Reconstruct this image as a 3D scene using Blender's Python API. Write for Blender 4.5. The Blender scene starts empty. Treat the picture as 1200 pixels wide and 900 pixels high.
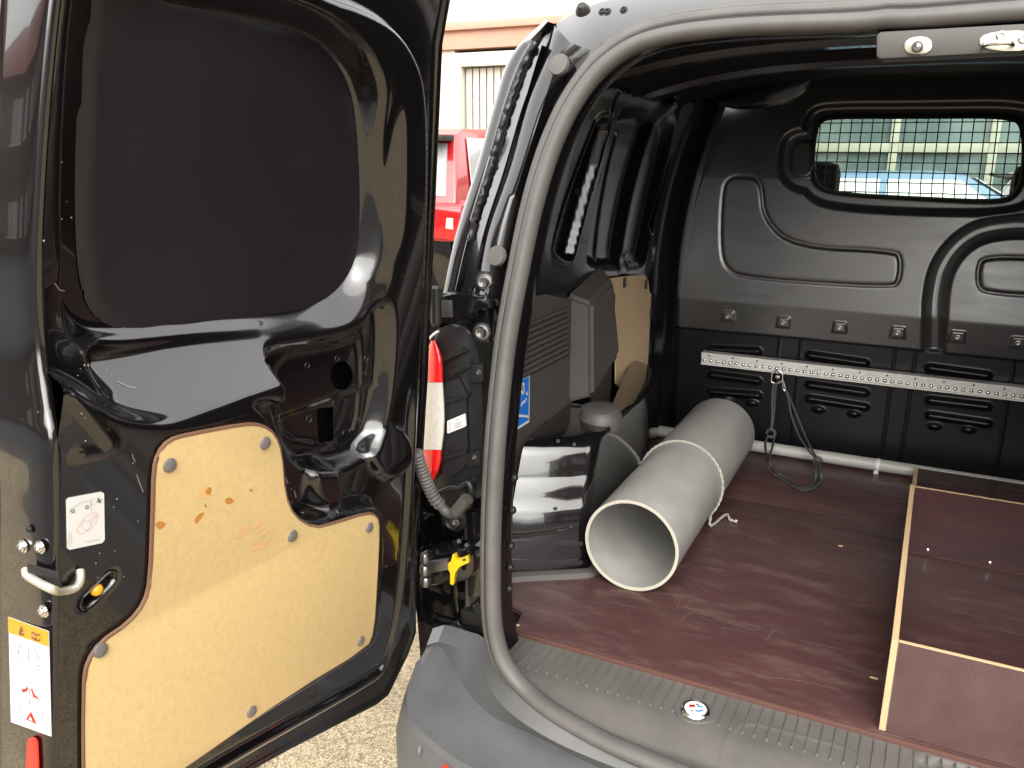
import bpy, bmesh, math, random
import numpy as np
from mathutils import Vector, Matrix
random.seed(7); rng = np.random.default_rng(7)
S = bpy.context.scene
COL = S.collection

# ------------------------------------------------------------------ camera
F = 980.0; CX, CY = 600.0, 450.0                       # focal length and centre, in pixels of the 1200x900 photograph
def _ray(x, y):
    d = np.array([x-CX, CY-y, -F]); return d/np.linalg.norm(d)
_Y = _ray(1113, 180); _X = -_ray(-1480, 164); _X -= _Y*(_X@_Y); _X /= np.linalg.norm(_X); _Z = np.cross(_X, _Y)
ROT = np.array([_X, _Y, _Z]); CAM = np.array([0, 0, 1.7])   # y runs along the van, z up
cd = bpy.data.cameras.new('camera'); cam = bpy.data.objects.new('camera', cd); COL.objects.link(cam)
cd.sensor_width = 36; cd.lens = F/1200*36; cd.clip_start = .05; cd.clip_end = 2000
cam.matrix_world = Matrix([[*ROT[0], CAM[0]], [*ROT[1], CAM[1]], [*ROT[2], CAM[2]], [0, 0, 0, 1]])
S.camera = cam
# ------------------------------------------------------------------ sky, sun, exposure
SUN_EL, SUN_AZ = math.radians(40), math.radians(158)     # azimuth clockwise from +y
W = bpy.data.worlds.new('World'); S.world = W; W.use_nodes = True
nt = W.node_tree; bg = nt.nodes['Background']
sky = nt.nodes.new('ShaderNodeTexSky'); sky.sky_type = 'NISHITA'; sky.sun_disc = False
sky.sun_elevation = SUN_EL; sky.sun_rotation = SUN_AZ; sky.air_density = 1.0; sky.dust_density = 5.0; sky.ozone_density = 1.0
hs = nt.nodes.new('ShaderNodeHueSaturation'); hs.inputs['Saturation'].default_value = .09
cm = nt.nodes.new('ShaderNodeMix'); cm.data_type = 'RGBA'; cm.inputs[0].default_value = .55; cm.inputs[7].default_value = (7.2, 7.1, 6.9, 1)   # even cloud layer over the clear sky
nt.links.new(sky.outputs[0], hs.inputs['Color']); nt.links.new(hs.outputs[0], cm.inputs[6]); nt.links.new(cm.outputs[2], bg.inputs['Color'])
bg.inputs['Strength'].default_value = .15
sd = bpy.data.lights.new('sun', 'SUN'); sun = bpy.data.objects.new('sun', sd); COL.objects.link(sun)
sd.energy = .9; sd.angle = math.radians(75); sd.color = (1, .95, .88)
sun.rotation_euler = Vector((-math.sin(SUN_AZ)*math.cos(SUN_EL), -math.cos(SUN_AZ)*math.cos(SUN_EL), -math.sin(SUN_EL))).to_track_quat('-Z', 'Y').to_euler()
S.view_settings.view_transform = 'Standard'; S.view_settings.look = 'None'; S.view_settings.gamma = 1
S.view_settings.use_curve_mapping = False
S.view_settings.exposure = 1.75

# ------------------------------------------------------------------ finding where a sight line meets a real surface
def wray(p): return ROT@_ray(*p)
def onx(p, x): d = wray(p); return CAM+d*(x-CAM[0])/d[0]
def ony(p, y): d = wray(p); return CAM+d*(y-CAM[1])/d[1]
def onz(p, z): d = wray(p); return CAM+d*(z-CAM[2])/d[2]
def onsurf(p, g, t0=.3, t1=12):                          # first root of g(point) along the ray
    d = wray(p); ts = np.linspace(t0, t1, 400); f0 = g(CAM+d*t0)
    for a, b in zip(ts[:-1], ts[1:]):
        fb = g(CAM+d*b)
        if f0*fb <= 0:
            for _ in range(40):
                m = (a+b)/2
                if g(CAM+d*m)*f0 <= 0: b = m
                else: a = m
            return CAM+d*a
        f0 = fb
    return CAM+d*t1

# ------------------------------------------------------------------ materials
MAT = {}
def mat(name, col, rough=.5, metal=0, coat=0, spec=.5, bump=0, bscale=200, var=0, vscale=6, vcol=None, trans=0, emit=None, stretch=None, rvar=0, coatr=.03, detail=6, sheen=0):
    m = bpy.data.materials.new(name); m.use_nodes = True; t = m.node_tree; b = t.nodes['Principled BSDF']
    b.inputs['Base Color'].default_value = (*col, 1); b.inputs['Roughness'].default_value = rough; b.inputs['Metallic'].default_value = metal
    b.inputs['Coat Weight'].default_value = coat; b.inputs['Coat Roughness'].default_value = coatr; b.inputs['Specular IOR Level'].default_value = spec
    b.inputs['Transmission Weight'].default_value = trans
    co = t.nodes.new('ShaderNodeTexCoord'); src = co.outputs['Object']
    if stretch:
        mp = t.nodes.new('ShaderNodeMapping'); mp.inputs['Scale'].default_value = stretch; t.links.new(src, mp.inputs[0]); src = mp.outputs[0]
    if var or vcol or rvar:
        n = t.nodes.new('ShaderNodeTexNoise'); n.inputs['Scale'].default_value = vscale; n.inputs['Detail'].default_value = detail; n.inputs['Roughness'].default_value = .65
        t.links.new(src, n.inputs['Vector'])
        r = t.nodes.new('ShaderNodeMapRange'); r.inputs[1].default_value = .3; r.inputs[2].default_value = .7; t.links.new(n.outputs[0], r.inputs[0])
        if var or vcol:
            mx = t.nodes.new('ShaderNodeMix'); mx.data_type = 'RGBA'; t.links.new(r.outputs[0], mx.inputs[0])
            c2 = vcol if vcol else tuple(c*(1+var) for c in col); c1 = col if vcol else tuple(c*(1-var) for c in col)
            mx.inputs[6].default_value = (*c1, 1); mx.inputs[7].default_value = (*c2, 1); t.links.new(mx.outputs[2], b.inputs['Base Color'])
        if rvar:
            r2 = t.nodes.new('ShaderNodeMapRange'); r2.inputs[3].default_value = max(.02, rough-rvar); r2.inputs[4].default_value = rough+rvar
            t.links.new(r.outputs[0], r2.inputs[0]); t.links.new(r2.outputs[0], b.inputs['Roughness'])
    if bump:
        n2 = t.nodes.new('ShaderNodeTexNoise'); n2.inputs['Scale'].default_value = bscale; n2.inputs['Detail'].default_value = 3
        t.links.new(co.outputs['Object'], n2.inputs['Vector'])
        bp = t.nodes.new('ShaderNodeBump'); bp.inputs['Strength'].default_value = bump; bp.inputs['Distance'].default_value = .002
        t.links.new(n2.outputs[0], bp.inputs['Height']); t.links.new(bp.outputs[0], b.inputs['Normal'])
    if emit: b.inputs['Emission Color'].default_value = (*emit[0], 1); b.inputs['Emission Strength'].default_value = emit[1]
    MAT[name] = m; return m
def nodes(name): t = MAT[name].node_tree; return t, t.nodes['Principled BSDF']
mat('gloss_black', (.0045, .004, .0045), .14, coat=1, coatr=.02, spec=.5, rvar=.03, vscale=3)
mat('blank_black', (.011, .0092, .0128), .36, spec=.5, rvar=.05, vscale=4)
mat('gloss_black_in', (.004, .0037, .0052), .2, coat=.4, coatr=.08)
mat('bulk_satin', (.032, .0295, .0285), .33, coat=.7, coatr=.28, spec=1.0, bump=.02, bscale=500, rvar=.06, vscale=7, stretch=(1, 1, 5))
mat('bulk_dark', (.0045, .0042, .005), .34, spec=.35)
mat('black_plastic', (.012, .012, .0125), .38, bump=.08, bscale=400)
mat('roof_black', (.0035, .0035, .006), .6, spec=.3)
mat('trim_grey', (.060, .053, .048), .55, bump=.25, bscale=700, var=.12, vscale=3)
mat('trim_grey_light', (.062, .056, .051), .5, bump=.25, bscale=700)
mat('bumper_grey', (.092, .0925, .094), .5, bump=.25, bscale=600, var=.18, vscale=6, rvar=.08)
mat('sill_grey', (.075, .069, .063), .6, bump=.3, bscale=600, var=.22, vscale=9, vcol=(.105, .097, .089))
mat('rubber', (.085, .079, .074), .55, bump=.1, bscale=300, var=.18, vscale=12)
mat('rubber_black', (.01, .01, .01), .5)
mat('hardboard', (.50, .362, .165), .62, bump=.2, bscale=350, var=.075, vscale=95, detail=12)
mat('hardboard_edge', (.13, .065, .035), .7)
mat('hardboard_in', (.56, .40, .24), .6, bump=.1, bscale=300, var=.06, vscale=60)
mat('ply_film', (.072, .032, .030), .36, spec=.45, vscale=4, stretch=(1, 6, 6), vcol=(.050, .024, .0235), rvar=.1, bump=.02, bscale=60)
mat('ply_film_box', (.052, .019, .019), .3, spec=.45, vscale=4, stretch=(1, 6, 6), vcol=(.028, .011, .012), rvar=.08)
mat('ply_mesh', (.1, .042, .04), .5)
mat('ply_edge', (.66, .46, .25), .7)
mat('ply_edge_dark', (.09, .04, .03), .6)
mat('pvc', (.275, .268, .248), .42, var=.13, vscale=9, bump=.06, bscale=40, detail=12, rvar=.08)
mat('pvc_edge', (.40, .375, .30), .6)
mat('conduit', (.38, .37, .34), .35)
mat('alu', (.68, .66, .62), .35, metal=.3, var=.1, vscale=40)
mat('chrome', (.75, .74, .72), .16, metal=1)
mat('steel', (.35, .34, .33), .35, metal=1)
mat('zinc', (.5, .47, .38), .35, metal=.5)
mat('cord', (.045, .045, .04), .6)
mat('cord_white', (.34, .32, .27), .8)
mat('white', (.6, .6, .58), .4)
mat('white_dirty', (.74, .72, .66), .35, var=.08, vscale=30)
mat('ink', (.05, .05, .05), .5)
mat('ink_grey', (.38, .38, .38), .5)
mat('ink_pink', (.62, .36, .34), .5)
mat('orange', (.65, .23, .015), .4)
mat('amber', (.65, .3, .015), .35)
mat('yellow', (.6, .42, .01), .4)
mat('red', (.65, .012, .015), .35)
mat('red_bright', (.8, .03, .015), .35)
mat('blue', (.015, .16, .62), .35)
mat('lens_red', (.62, .01, .012), .12, coat=.6, var=.3, vscale=60)
mat('lens_white', (.5, .48, .42), .14, coat=.6, var=.12, vscale=70)
mat('clip', (.12, .105, .1), .45)
mat('dust', (.3, .27, .24), .9)
mat('scrape', (.15, .098, .085), .6)
mat('pipe_scuff', (.2, .195, .18), .6)
mat('stain', (.42, .17, .025), .7)
mat('stain_soft', (.6, .36, .15), .7)
mat('scratch', (.56, .41, .22), .7)
mat('car_red', (.27, .006, .011), .25, coat=1)
mat('car_blue', (.035, .10, .19), .4, coat=.2)
mat('car_silver', (.16, .17, .18), .4)
mat('tyre', (.02, .02, .02), .8)
mat('glass_dark', (.3, .31, .31), .06, spec=.8)
mat('glass_pane', (.1, .135, .14), .08, spec=.8, var=.2, vscale=1.5)
mat('plaster', (.52, .46, .37), .85, bump=.3, bscale=80, var=.05, vscale=2)
mat('plaster_pink', (.46, .26, .19), .85, bump=.3, bscale=80, var=.06, vscale=2)
mat('frame_cream', (.55, .52, .44), .5)
mat('frame_pale', (.3, .3, .25), .5)
mat('blind', (.45, .43, .38), .8)
mat('brick', (.11, .085, .07), .85, var=.25, vscale=5, bump=.4, bscale=20)
mat('roof_tile', (.2, .08, .06), .8, var=.2, vscale=6)
mat('ws_glass', (.8, .95, .85), .02, trans=1)
MAT['ws_glass'].node_tree.nodes['Principled BSDF'].inputs['IOR'].default_value = 1.02
mat('seat', (.035, .035, .04), .8)
mat('foliage', (.06, .1, .04), .7, var=.4, vscale=3)
# film faced plywood with a pressed mesh on its outer face
t, b = nodes('ply_mesh')
co = t.nodes.new('ShaderNodeTexCoord'); mp = t.nodes.new('ShaderNodeMapping'); mp.inputs['Rotation'].default_value = (0, math.radians(45), 0); mp.inputs['Scale'].default_value = (190, 190, 190)
ch = t.nodes.new('ShaderNodeTexVoronoi'); ch.distance = 'CHEBYCHEV'; ch.inputs['Randomness'].default_value = .12; ch.inputs['Scale'].default_value = 1
t.links.new(co.outputs['Object'], mp.inputs[0]); t.links.new(mp.outputs[0], ch.inputs['Vector'])
n = t.nodes.new('ShaderNodeTexNoise'); n.inputs['Scale'].default_value = 14; n.inputs['Detail'].default_value = 6; t.links.new(co.outputs['Object'], n.inputs['Vector'])
ml = t.nodes.new('ShaderNodeMath'); ml.operation = 'MULTIPLY'; t.links.new(ch.outputs['Distance'], ml.inputs[0]); t.links.new(n.outputs[0], ml.inputs[1])
mx = t.nodes.new('ShaderNodeMix'); mx.data_type = 'RGBA'; mx.inputs[6].default_value = (.05, .022, .021, 1); mx.inputs[7].default_value = (.2, .13, .12, 1)
t.links.new(ml.outputs[0], mx.inputs[0]); t.links.new(mx.outputs[2], b.inputs['Base Color'])
bp = t.nodes.new('ShaderNodeBump'); bp.inputs['Strength'].default_value = .5; bp.inputs['Distance'].default_value = .001; t.links.new(ch.outputs['Distance'], bp.inputs['Height']); t.links.new(bp.outputs[0], b.inputs['Normal'])
# worn floor: pale scuffs and brown streaks over the film
t, b = nodes('ply_film')
old = b.inputs['Base Color'].links[0].from_socket
co = t.nodes.new('ShaderNodeTexCoord'); mp = t.nodes.new('ShaderNodeMapping'); mp.inputs['Scale'].default_value = (2.5, 9, 1); t.links.new(co.outputs['Object'], mp.inputs[0])
n = t.nodes.new('ShaderNodeTexNoise'); n.inputs['Scale'].default_value = 2.2; n.inputs['Detail'].default_value = 12; n.inputs['Roughness'].default_value = .72; t.links.new(mp.outputs[0], n.inputs['Vector'])
r = t.nodes.new('ShaderNodeMapRange'); r.inputs[1].default_value = .5; r.inputs[2].default_value = .8; r.inputs[4].default_value = .65; t.links.new(n.outputs[0], r.inputs[0])
mx = t.nodes.new('ShaderNodeMix'); mx.data_type = 'RGBA'; mx.inputs[7].default_value = (.17, .115, .10, 1); t.links.new(r.outputs[0], mx.inputs[0]); t.links.new(old, mx.inputs[6]); t.links.new(mx.outputs[2], b.inputs['Base Color'])
# ply edge: thin layers
t, b = nodes('ply_edge')
co = t.nodes.new('ShaderNodeTexCoord'); wv = t.nodes.new('ShaderNodeTexNoise'); mp = t.nodes.new('ShaderNodeMapping'); mp.inputs['Scale'].default_value = (420, 3, 30); t.links.new(co.outputs['Object'], mp.inputs[0]); t.links.new(mp.outputs[0], wv.inputs['Vector']); wv.inputs['Scale'].default_value = 1
mx = t.nodes.new('ShaderNodeMix'); mx.data_type = 'RGBA'; mx.inputs[6].default_value = (.36, .23, .115, 1); mx.inputs[7].default_value = (.58, .43, .25, 1); t.links.new(wv.outputs[0], mx.inputs[0]); t.links.new(mx.outputs[2], b.inputs['Base Color'])

# ------------------------------------------------------------------ mesh helpers
def link(o, parent=None):
    COL.objects.link(o)
    if parent is not None: o.parent = parent
    return o
def mobj(name, verts, faces, material, parent=None, smooth=True, auto=None):
    me = bpy.data.meshes.new(name); me.from_pydata([tuple(map(float, v)) for v in verts], [], [tuple(map(int, f)) for f in faces]); me.update()
    for mm in (material if isinstance(material, (list, tuple)) else [material]): me.materials.append(MAT[mm])
    o = bpy.data.objects.new(name, me)
    if smooth:
        me.polygons.foreach_set('use_smooth', [True]*len(me.polygons))
        if auto is not None: me.set_sharp_from_angle(angle=math.radians(auto))
    return link(o, parent)
def bobj(name, bm, material, parent=None, smooth=True, auto=35):
    bmesh.ops.recalc_face_normals(bm, faces=bm.faces[:])
    me = bpy.data.meshes.new(name); bm.to_mesh(me); bm.free()
    for mm in (material if isinstance(material, (list, tuple)) else [material]): me.materials.append(MAT[mm])
    o = bpy.data.objects.new(name, me)
    if smooth:
        me.polygons.foreach_set('use_smooth', [True]*len(me.polygons)); me.set_sharp_from_angle(angle=math.radians(auto))
    return link(o, parent)
def empty(name, loc=(0, 0, 0)):
    o = bpy.data.objects.new(name, None); o.empty_display_size = .1; COL.objects.link(o); o.location = loc; return o
def tag(o, label=None, cat=None, group=None, kind=None):
    for k, v in (('label', label), ('category', cat), ('group', group), ('kind', kind)):
        if v: o[k] = v
    return o
def lab(o, s): o['label'] = s; return o
def bm_box(bm, c, s, bevel=0, rot=None, seg=2):
    r = bmesh.ops.create_cube(bm, size=1); vs = r['verts']
    bmesh.ops.scale(bm, vec=Vector(s), verts=vs)
    if bevel:
        es = list({e for v in vs for e in v.link_edges}); rb = bmesh.ops.bevel(bm, geom=es, offset=bevel, segments=seg, affect='EDGES', profile=.6); vs = [v for v in rb['verts']] if rb['verts'] else vs
        vs = list({v for f in rb['faces'] for v in f.verts} | {v for v in vs if v.is_valid})
    if rot is not None: bmesh.ops.transform(bm, matrix=rot.to_4x4(), verts=vs)
    bmesh.ops.translate(bm, vec=Vector(c), verts=vs)
def box(name, c, s, m, parent=None, bevel=0, rot=None):
    bm = bmesh.new(); bm_box(bm, c, s, bevel, rot); return bobj(name, bm, m, parent)
def tube(name, pts, r, m, parent=None, n=10, closed=False, caps=True):
    v, f = tube_vf(pts, r, n, closed, caps); return mobj(name, v, f, m, parent, auto=50)
def frames(pts, closed=False, up=None):
    P = np.array(pts, float); N = len(P)
    T = np.roll(P, -1, 0)-np.roll(P, 1, 0)
    if not closed: T[0] = P[1]-P[0]; T[-1] = P[-1]-P[-2]
    T /= np.linalg.norm(T, axis=1)[:, None]+1e-12
    A = np.zeros_like(P); a = np.array(up if up is not None else ([0, 0, 1] if abs(T[0][2]) < .9 else [1, 0, 0]), float)
    for i in range(N):
        if up is not None: a = np.array(up, float)
        a = a-T[i]*(a@T[i]); a /= np.linalg.norm(a)+1e-12; A[i] = a
    return P, T, A, np.cross(T, A)
def tube_vf(pts, r, n=10, closed=False, caps=True):
    P, T, A, B = frames(pts, closed); N = len(P); R = np.full(N, r) if np.isscalar(r) else np.array(r)
    v = []; f = []
    for i in range(N):
        for k in range(n):
            a = 2*math.pi*k/n; v.append(P[i]+R[i]*(A[i]*math.cos(a)+B[i]*math.sin(a)))
    for i in range(N if closed else N-1):
        j = (i+1) % N
        for k in range(n): f.append((i*n+k, i*n+(k+1) % n, j*n+(k+1) % n, j*n+k))
    if caps and not closed: f.append(tuple(range(n))[::-1]); f.append(tuple((N-1)*n+k for k in range(n)))
    return v, f
def sweep(name, pts, prof, m, parent=None, closed=False, up=(0, 1, 0), pclosed=True, auto=50):
    """prof: list of (a, b): a along the frame's up vector, b along tangent x up"""
    P, T, A, B = frames(pts, closed, up); N = len(P); n = len(prof); v = []; f = []
    for i in range(N):
        for a, b in prof: v.append(P[i]+A[i]*a+B[i]*b)
    for i in range(N if closed else N-1):
        j = (i+1) % N
        for k in range(n if pclosed else n-1): f.append((i*n+k, i*n+(k+1) % n, j*n+(k+1) % n, j*n+k))
    if not closed and pclosed: f.append(tuple(range(n))[::-1]); f.append(tuple((N-1)*n+k for k in range(n)))
    return mobj(name, v, f, m, parent, auto=auto)
def cr(pts, n=8, closed=False):                             # Catmull-Rom through the points
    P = np.array(pts, float); N = len(P); out = []
    for i in range(N if closed else N-1):
        p1, p2 = P[i], P[(i+1) % N]
        p0 = P[i-1] if (closed or i > 0) else 2*p1-p2
        p3 = P[(i+2) % N] if (closed or i+2 < N) else 2*p2-p1
        for k in range(n):
            t = k/n; out.append(.5*((2*p1)+(-p0+p2)*t+(2*p0-5*p1+4*p2-p3)*t*t+(-p0+3*p1-3*p2+p3)*t**3))
    if not closed: out.append(P[-1])
    return np.array(out)
def chaikin(pts, it=2, closed=True):
    P = np.array(pts, float)
    for _ in range(it):
        Q = np.roll(P, -1, 0); a = P*.75+Q*.25; b = P*.25+Q*.75
        if closed: P = np.stack([a, b], 1).reshape(-1, P.shape[1])
        else: P = np.concatenate([P[:1], np.stack([a[:-1], b[:-1]], 1).reshape(-1, P.shape[1]), P[-1:]])
    return P
def resample(P, n):
    P = np.array(P, float); d = np.r_[0, np.cumsum(np.linalg.norm(np.diff(P, axis=0), axis=1))]; t = np.linspace(0, d[-1], n)
    return np.stack([np.interp(t, d, P[:, k]) for k in range(P.shape[1])], 1)
def loft(name, rows, m, parent=None, auto=40, flip=False):
    n = len(rows[0]); v = [p for r in rows for p in r]; f = []
    for i in range(len(rows)-1):
        for k in range(n-1):
            q = (i*n+k, i*n+k+1, (i+1)*n+k+1, (i+1)*n+k); f.append(q[::-1] if flip else q)
    return mobj(name, v, f, m, parent, auto=auto)
def sdpoly(poly, U, V):                                      # signed distance, negative inside
    P = np.array(poly, float); shp = U.shape; q = np.stack([U.ravel(), V.ravel()], 1)
    d = np.full(len(q), 1e9); ins = np.zeros(len(q), bool)
    for i in range(len(P)):
        a = P[i]; b = P[i-1]; e = b-a; w = q-a
        t = np.clip((w@e)/(e@e+1e-18), 0, 1); dd = w-t[:, None]*e; d = np.minimum(d, (dd**2).sum(1))
        c = (a[1] <= q[:, 1]) != (b[1] <= q[:, 1])
        if e[1] != 0: ins ^= c & (q[:, 0] < a[0]+e[0]*(q[:, 1]-a[1])/e[1])
    d = np.sqrt(d); return np.where(ins, -d, d).reshape(shp)
def sdline(pts, U, V):
    P = np.array(pts, float); q = np.stack([U.ravel(), V.ravel()], 1); d = np.full(len(q), 1e9)
    for a, b in zip(P[:-1], P[1:]):
        e = b-a; w = q-a; t = np.clip((w@e)/(e@e+1e-18), 0, 1); dd = w-t[:, None]*e; d = np.minimum(d, (dd**2).sum(1))
    return np.sqrt(d).reshape(U.shape)
def ss(d, r):                                                # 1 inside, smooth over +-r
    t = np.clip(.5-d/(2*r), 0, 1); return t*t*(3-2*t)
def sheet(name, us, vs, sdf, height, pos, m, parent=None, mids=None, soft=0):
    """a pressed sheet: grid cut to sdf<0, lifted by height(U,V), mapped by pos(U,V,W) -> (...,3)"""
    U, V = np.meshgrid(us, vs, indexing='ij'); h = max(us[1]-us[0], vs[1]-vs[0]); s = sdf(U, V)
    e = h*.25; keep = s < h*.9; k = (s > 0) & keep; u, v, s = U[k], V[k], s[k]
    for _ in range(2):                                       # pull the cut edge onto the outline
        gu = (sdf(u+e, v)-sdf(u-e, v))/(2*e); gv = (sdf(u, v+e)-sdf(u, v-e))/(2*e); g = gu**2+gv**2+1e-9
        u, v = u-s*gu/g, v-s*gv/g; s = sdf(u, v)
    U[k] = u; V[k] = v
    Wd = height(U, V)
    for _ in range(soft):                                    # the die rounds every corner a little
        Wd[1:-1] = (Wd[:-2]+2*Wd[1:-1]+Wd[2:])/4; Wd[:, 1:-1] = (Wd[:, :-2]+2*Wd[:, 1:-1]+Wd[:, 2:])/4
    X = pos(U, V, Wd)
    idx = -np.ones(U.shape, int); idx[keep] = np.arange(keep.sum()); verts = X[keep]
    a = idx[:-1, :-1]; b_ = idx[1:, :-1]; c = idx[1:, 1:]; d_ = idx[:-1, 1:]
    ok = (a >= 0) & (b_ >= 0) & (c >= 0) & (d_ >= 0); faces = np.stack([a[ok], b_[ok], c[ok], d_[ok]], 1)
    me = bpy.data.meshes.new(name); me.from_pydata(verts.tolist(), [], faces.tolist()); me.update()
    for mm in (m if isinstance(m, (list, tuple)) else [m]): me.materials.append(MAT[mm])
    me.polygons.foreach_set('use_smooth', [True]*len(me.polygons))
    if mids is not None:
        mi = mids(U, V); mi = np.minimum(np.minimum(mi[:-1, :-1], mi[1:, :-1]), np.minimum(mi[1:, 1:], mi[:-1, 1:]))
        me.polygons.foreach_set('material_index', mi[ok].astype(int))
    return link(bpy.data.objects.new(name, me), parent)
def prism(name, poly3, off, m, parent=None, bevel=0, edge=None, auto=35):
    """closed solid: polygon of 3-D points, extruded by vector off; material 0 face, 1 edge"""
    bm = bmesh.new(); n = len(poly3); off = np.array(off, float)
    a = [bm.verts.new(tuple(p)) for p in poly3]; b_ = [bm.verts.new(tuple(np.array(p)+off)) for p in poly3]
    fs = [bm.faces.new(a), bm.faces.new(b_[::-1])]
    for i in range(n):
        f = bm.faces.new((a[i], b_[i], b_[(i+1) % n], a[(i+1) % n]))
        if edge: f.material_index = 1
    if bevel:
        es = list(fs[0].edges)+list(fs[1].edges); bmesh.ops.bevel(bm, geom=es, offset=bevel, segments=2, affect='EDGES', profile=.6)
    return bobj(name, bm, [m, edge] if edge else m, parent, auto=auto)
def prism_px(name, px, Y, depth, m, parent=None, bevel=0, rnd=0, edge=None):
    p = chaikin(px, rnd) if rnd else np.array(px, float)
    return prism(name, [ony(q, Y) for q in p], (0, depth, 0), m, parent, bevel, edge)
def lathe_vf(prof, c, axis, n=24):
    ax = np.array(axis, float); ax /= np.linalg.norm(ax); a = np.cross(ax, [0, 0, 1] if abs(ax[2]) < .9 else [1, 0, 0]); a /= np.linalg.norm(a); b_ = np.cross(ax, a)
    v = []; f = []; c = np.array(c, float); N = len(prof)
    for r, h in prof:
        for k in range(n): t = 2*math.pi*k/n; v.append(c+ax*h+r*(a*math.cos(t)+b_*math.sin(t)))
    for i in range(N-1):
        for k in range(n): f.append((i*n+k, i*n+(k+1) % n, (i+1)*n+(k+1) % n, (i+1)*n+k))
    return v, f
def lathe(name, prof, c, axis, m, parent=None, n=24):
    v, f = lathe_vf(prof, c, axis, n); return mobj(name, v, f, m, parent, auto=40)
def screw(name, c, axis, r, m, parent, washer=None):        # flanged screw with a recessed drive
    pr = [(0, .3*r), (.38*r, .3*r), (.42*r, .62*r), (.62*r, .66*r), (.72*r, .5*r), (.74*r, .22*r), (r, .18*r), (1.03*r, .05*r), (1.0*r, -.05*r)]
    return lathe(name, pr, c, axis, m, parent, 14)
def ribbons(name, lines, wd, pos, m, parent=None, lift=.0006):
    """thin printed lines: each line a list of (a, b) in a plane, pos(a, b, lift) -> point"""
    v = []; f = []
    for ln in lines:
        P = np.array(ln, float); T = np.gradient(P, axis=0) if len(P) > 1 else P; T /= np.linalg.norm(T, axis=1)[:, None]+1e-12; Nn = np.stack([-T[:, 1], T[:, 0]], 1)*wd/2
        k0 = len(v)
        for p, q in zip(P, Nn): v.append(pos(*(p+q), lift)); v.append(pos(*(p-q), lift))
        for i in range(len(P)-1): f.append((k0+2*i, k0+2*i+1, k0+2*i+3, k0+2*i+2))
    return mobj(name, v, f, m, parent, smooth=False)
def circ(cx, cy, r, n=20, a0=0, a1=2*math.pi, ry=None): return [(cx+r*math.cos(a0+(a1-a0)*k/n), cy+(ry or r)*math.sin(a0+(a1-a0)*k/n)) for k in range(n+1)]

# ================================================================== SETTING
gv = 200
g = mobj('ground', [(-gv, -gv, 0), (gv, -gv, 0), (gv, gv, 0), (-gv, gv, 0)], [(0, 1, 2, 3)], 'plaster', smooth=False); tag(g, kind='structure')
m = mat('ground_mat', (.40, .34, .25), .9); t, b = nodes('ground_mat')
co = t.nodes.new('ShaderNodeTexCoord')
n1 = t.nodes.new('ShaderNodeTexVoronoi'); n1.inputs['Scale'].default_value = 170; t.links.new(co.outputs['Object'], n1.inputs['Vector'])
n2 = t.nodes.new('ShaderNodeTexNoise'); n2.inputs['Scale'].default_value = 5; n2.inputs['Detail'].default_value = 10; t.links.new(co.outputs['Object'], n2.inputs['Vector'])
n3 = t.nodes.new('ShaderNodeTexVoronoi'); n3.feature = 'DISTANCE_TO_EDGE'; n3.inputs['Scale'].default_value = 4.2; t.links.new(co.outputs['Object'], n3.inputs['Vector'])
mr = t.nodes.new('ShaderNodeMapRange'); mr.inputs[1].default_value = .0; mr.inputs[2].default_value = .018; mr.inputs[3].default_value = .62; mr.inputs[4].default_value = 1; t.links.new(n3.outputs['Distance'], mr.inputs[0])
cr_ = t.nodes.new('ShaderNodeValToRGB'); cr_.color_ramp.elements[0].color = (.15, .115, .07, 1); cr_.color_ramp.elements[1].color = (.43, .35, .225, 1); cr_.color_ramp.elements[0].position = .1; cr_.color_ramp.elements[1].position = .75
t.links.new(n1.outputs['Color'], cr_.inputs[0])
mx = t.nodes.new('ShaderNodeMix'); mx.data_type = 'RGBA'; mx.blend_type = 'MULTIPLY'; mx.inputs[0].default_value = 1; t.links.new(cr_.outputs[0], mx.inputs[6]); t.links.new(mr.outputs[0], mx.inputs[7]); 
mx2 = t.nodes.new('ShaderNodeMix'); mx2.data_type = 'RGBA'; mx2.blend_type = 'OVERLAY'; mx2.inputs[0].default_value = .35; t.links.new(mx.outputs[2], mx2.inputs[6]); t.links.new(n2.outputs[0], mx2.inputs[7]); t.links.new(mx2.outputs[2], b.inputs['Base Color'])
bp = t.nodes.new('ShaderNodeBump'); bp.inputs['Strength'].default_value = .7; bp.inputs['Distance'].default_value = .006; t.links.new(n1.outputs['Distance'], bp.inputs['Height']); t.links.new(bp.outputs[0], b.inputs['Normal'])
rdm = mat('asphalt', (.05, .049, .048), .85, bump=.5, bscale=150, var=.25, vscale=3)
rd = mobj('added_road', [(-60, -1.2, .004), (-60, -40, .004), (60, -40, .004), (60, -1.2, .004)], [(0, 1, 2, 3)], 'asphalt', smooth=False); tag(rd, kind='structure')  # unseen asphalt, added so the black paint has dark ground to reflect
g.data.materials.clear(); g.data.materials.append(m)

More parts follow.
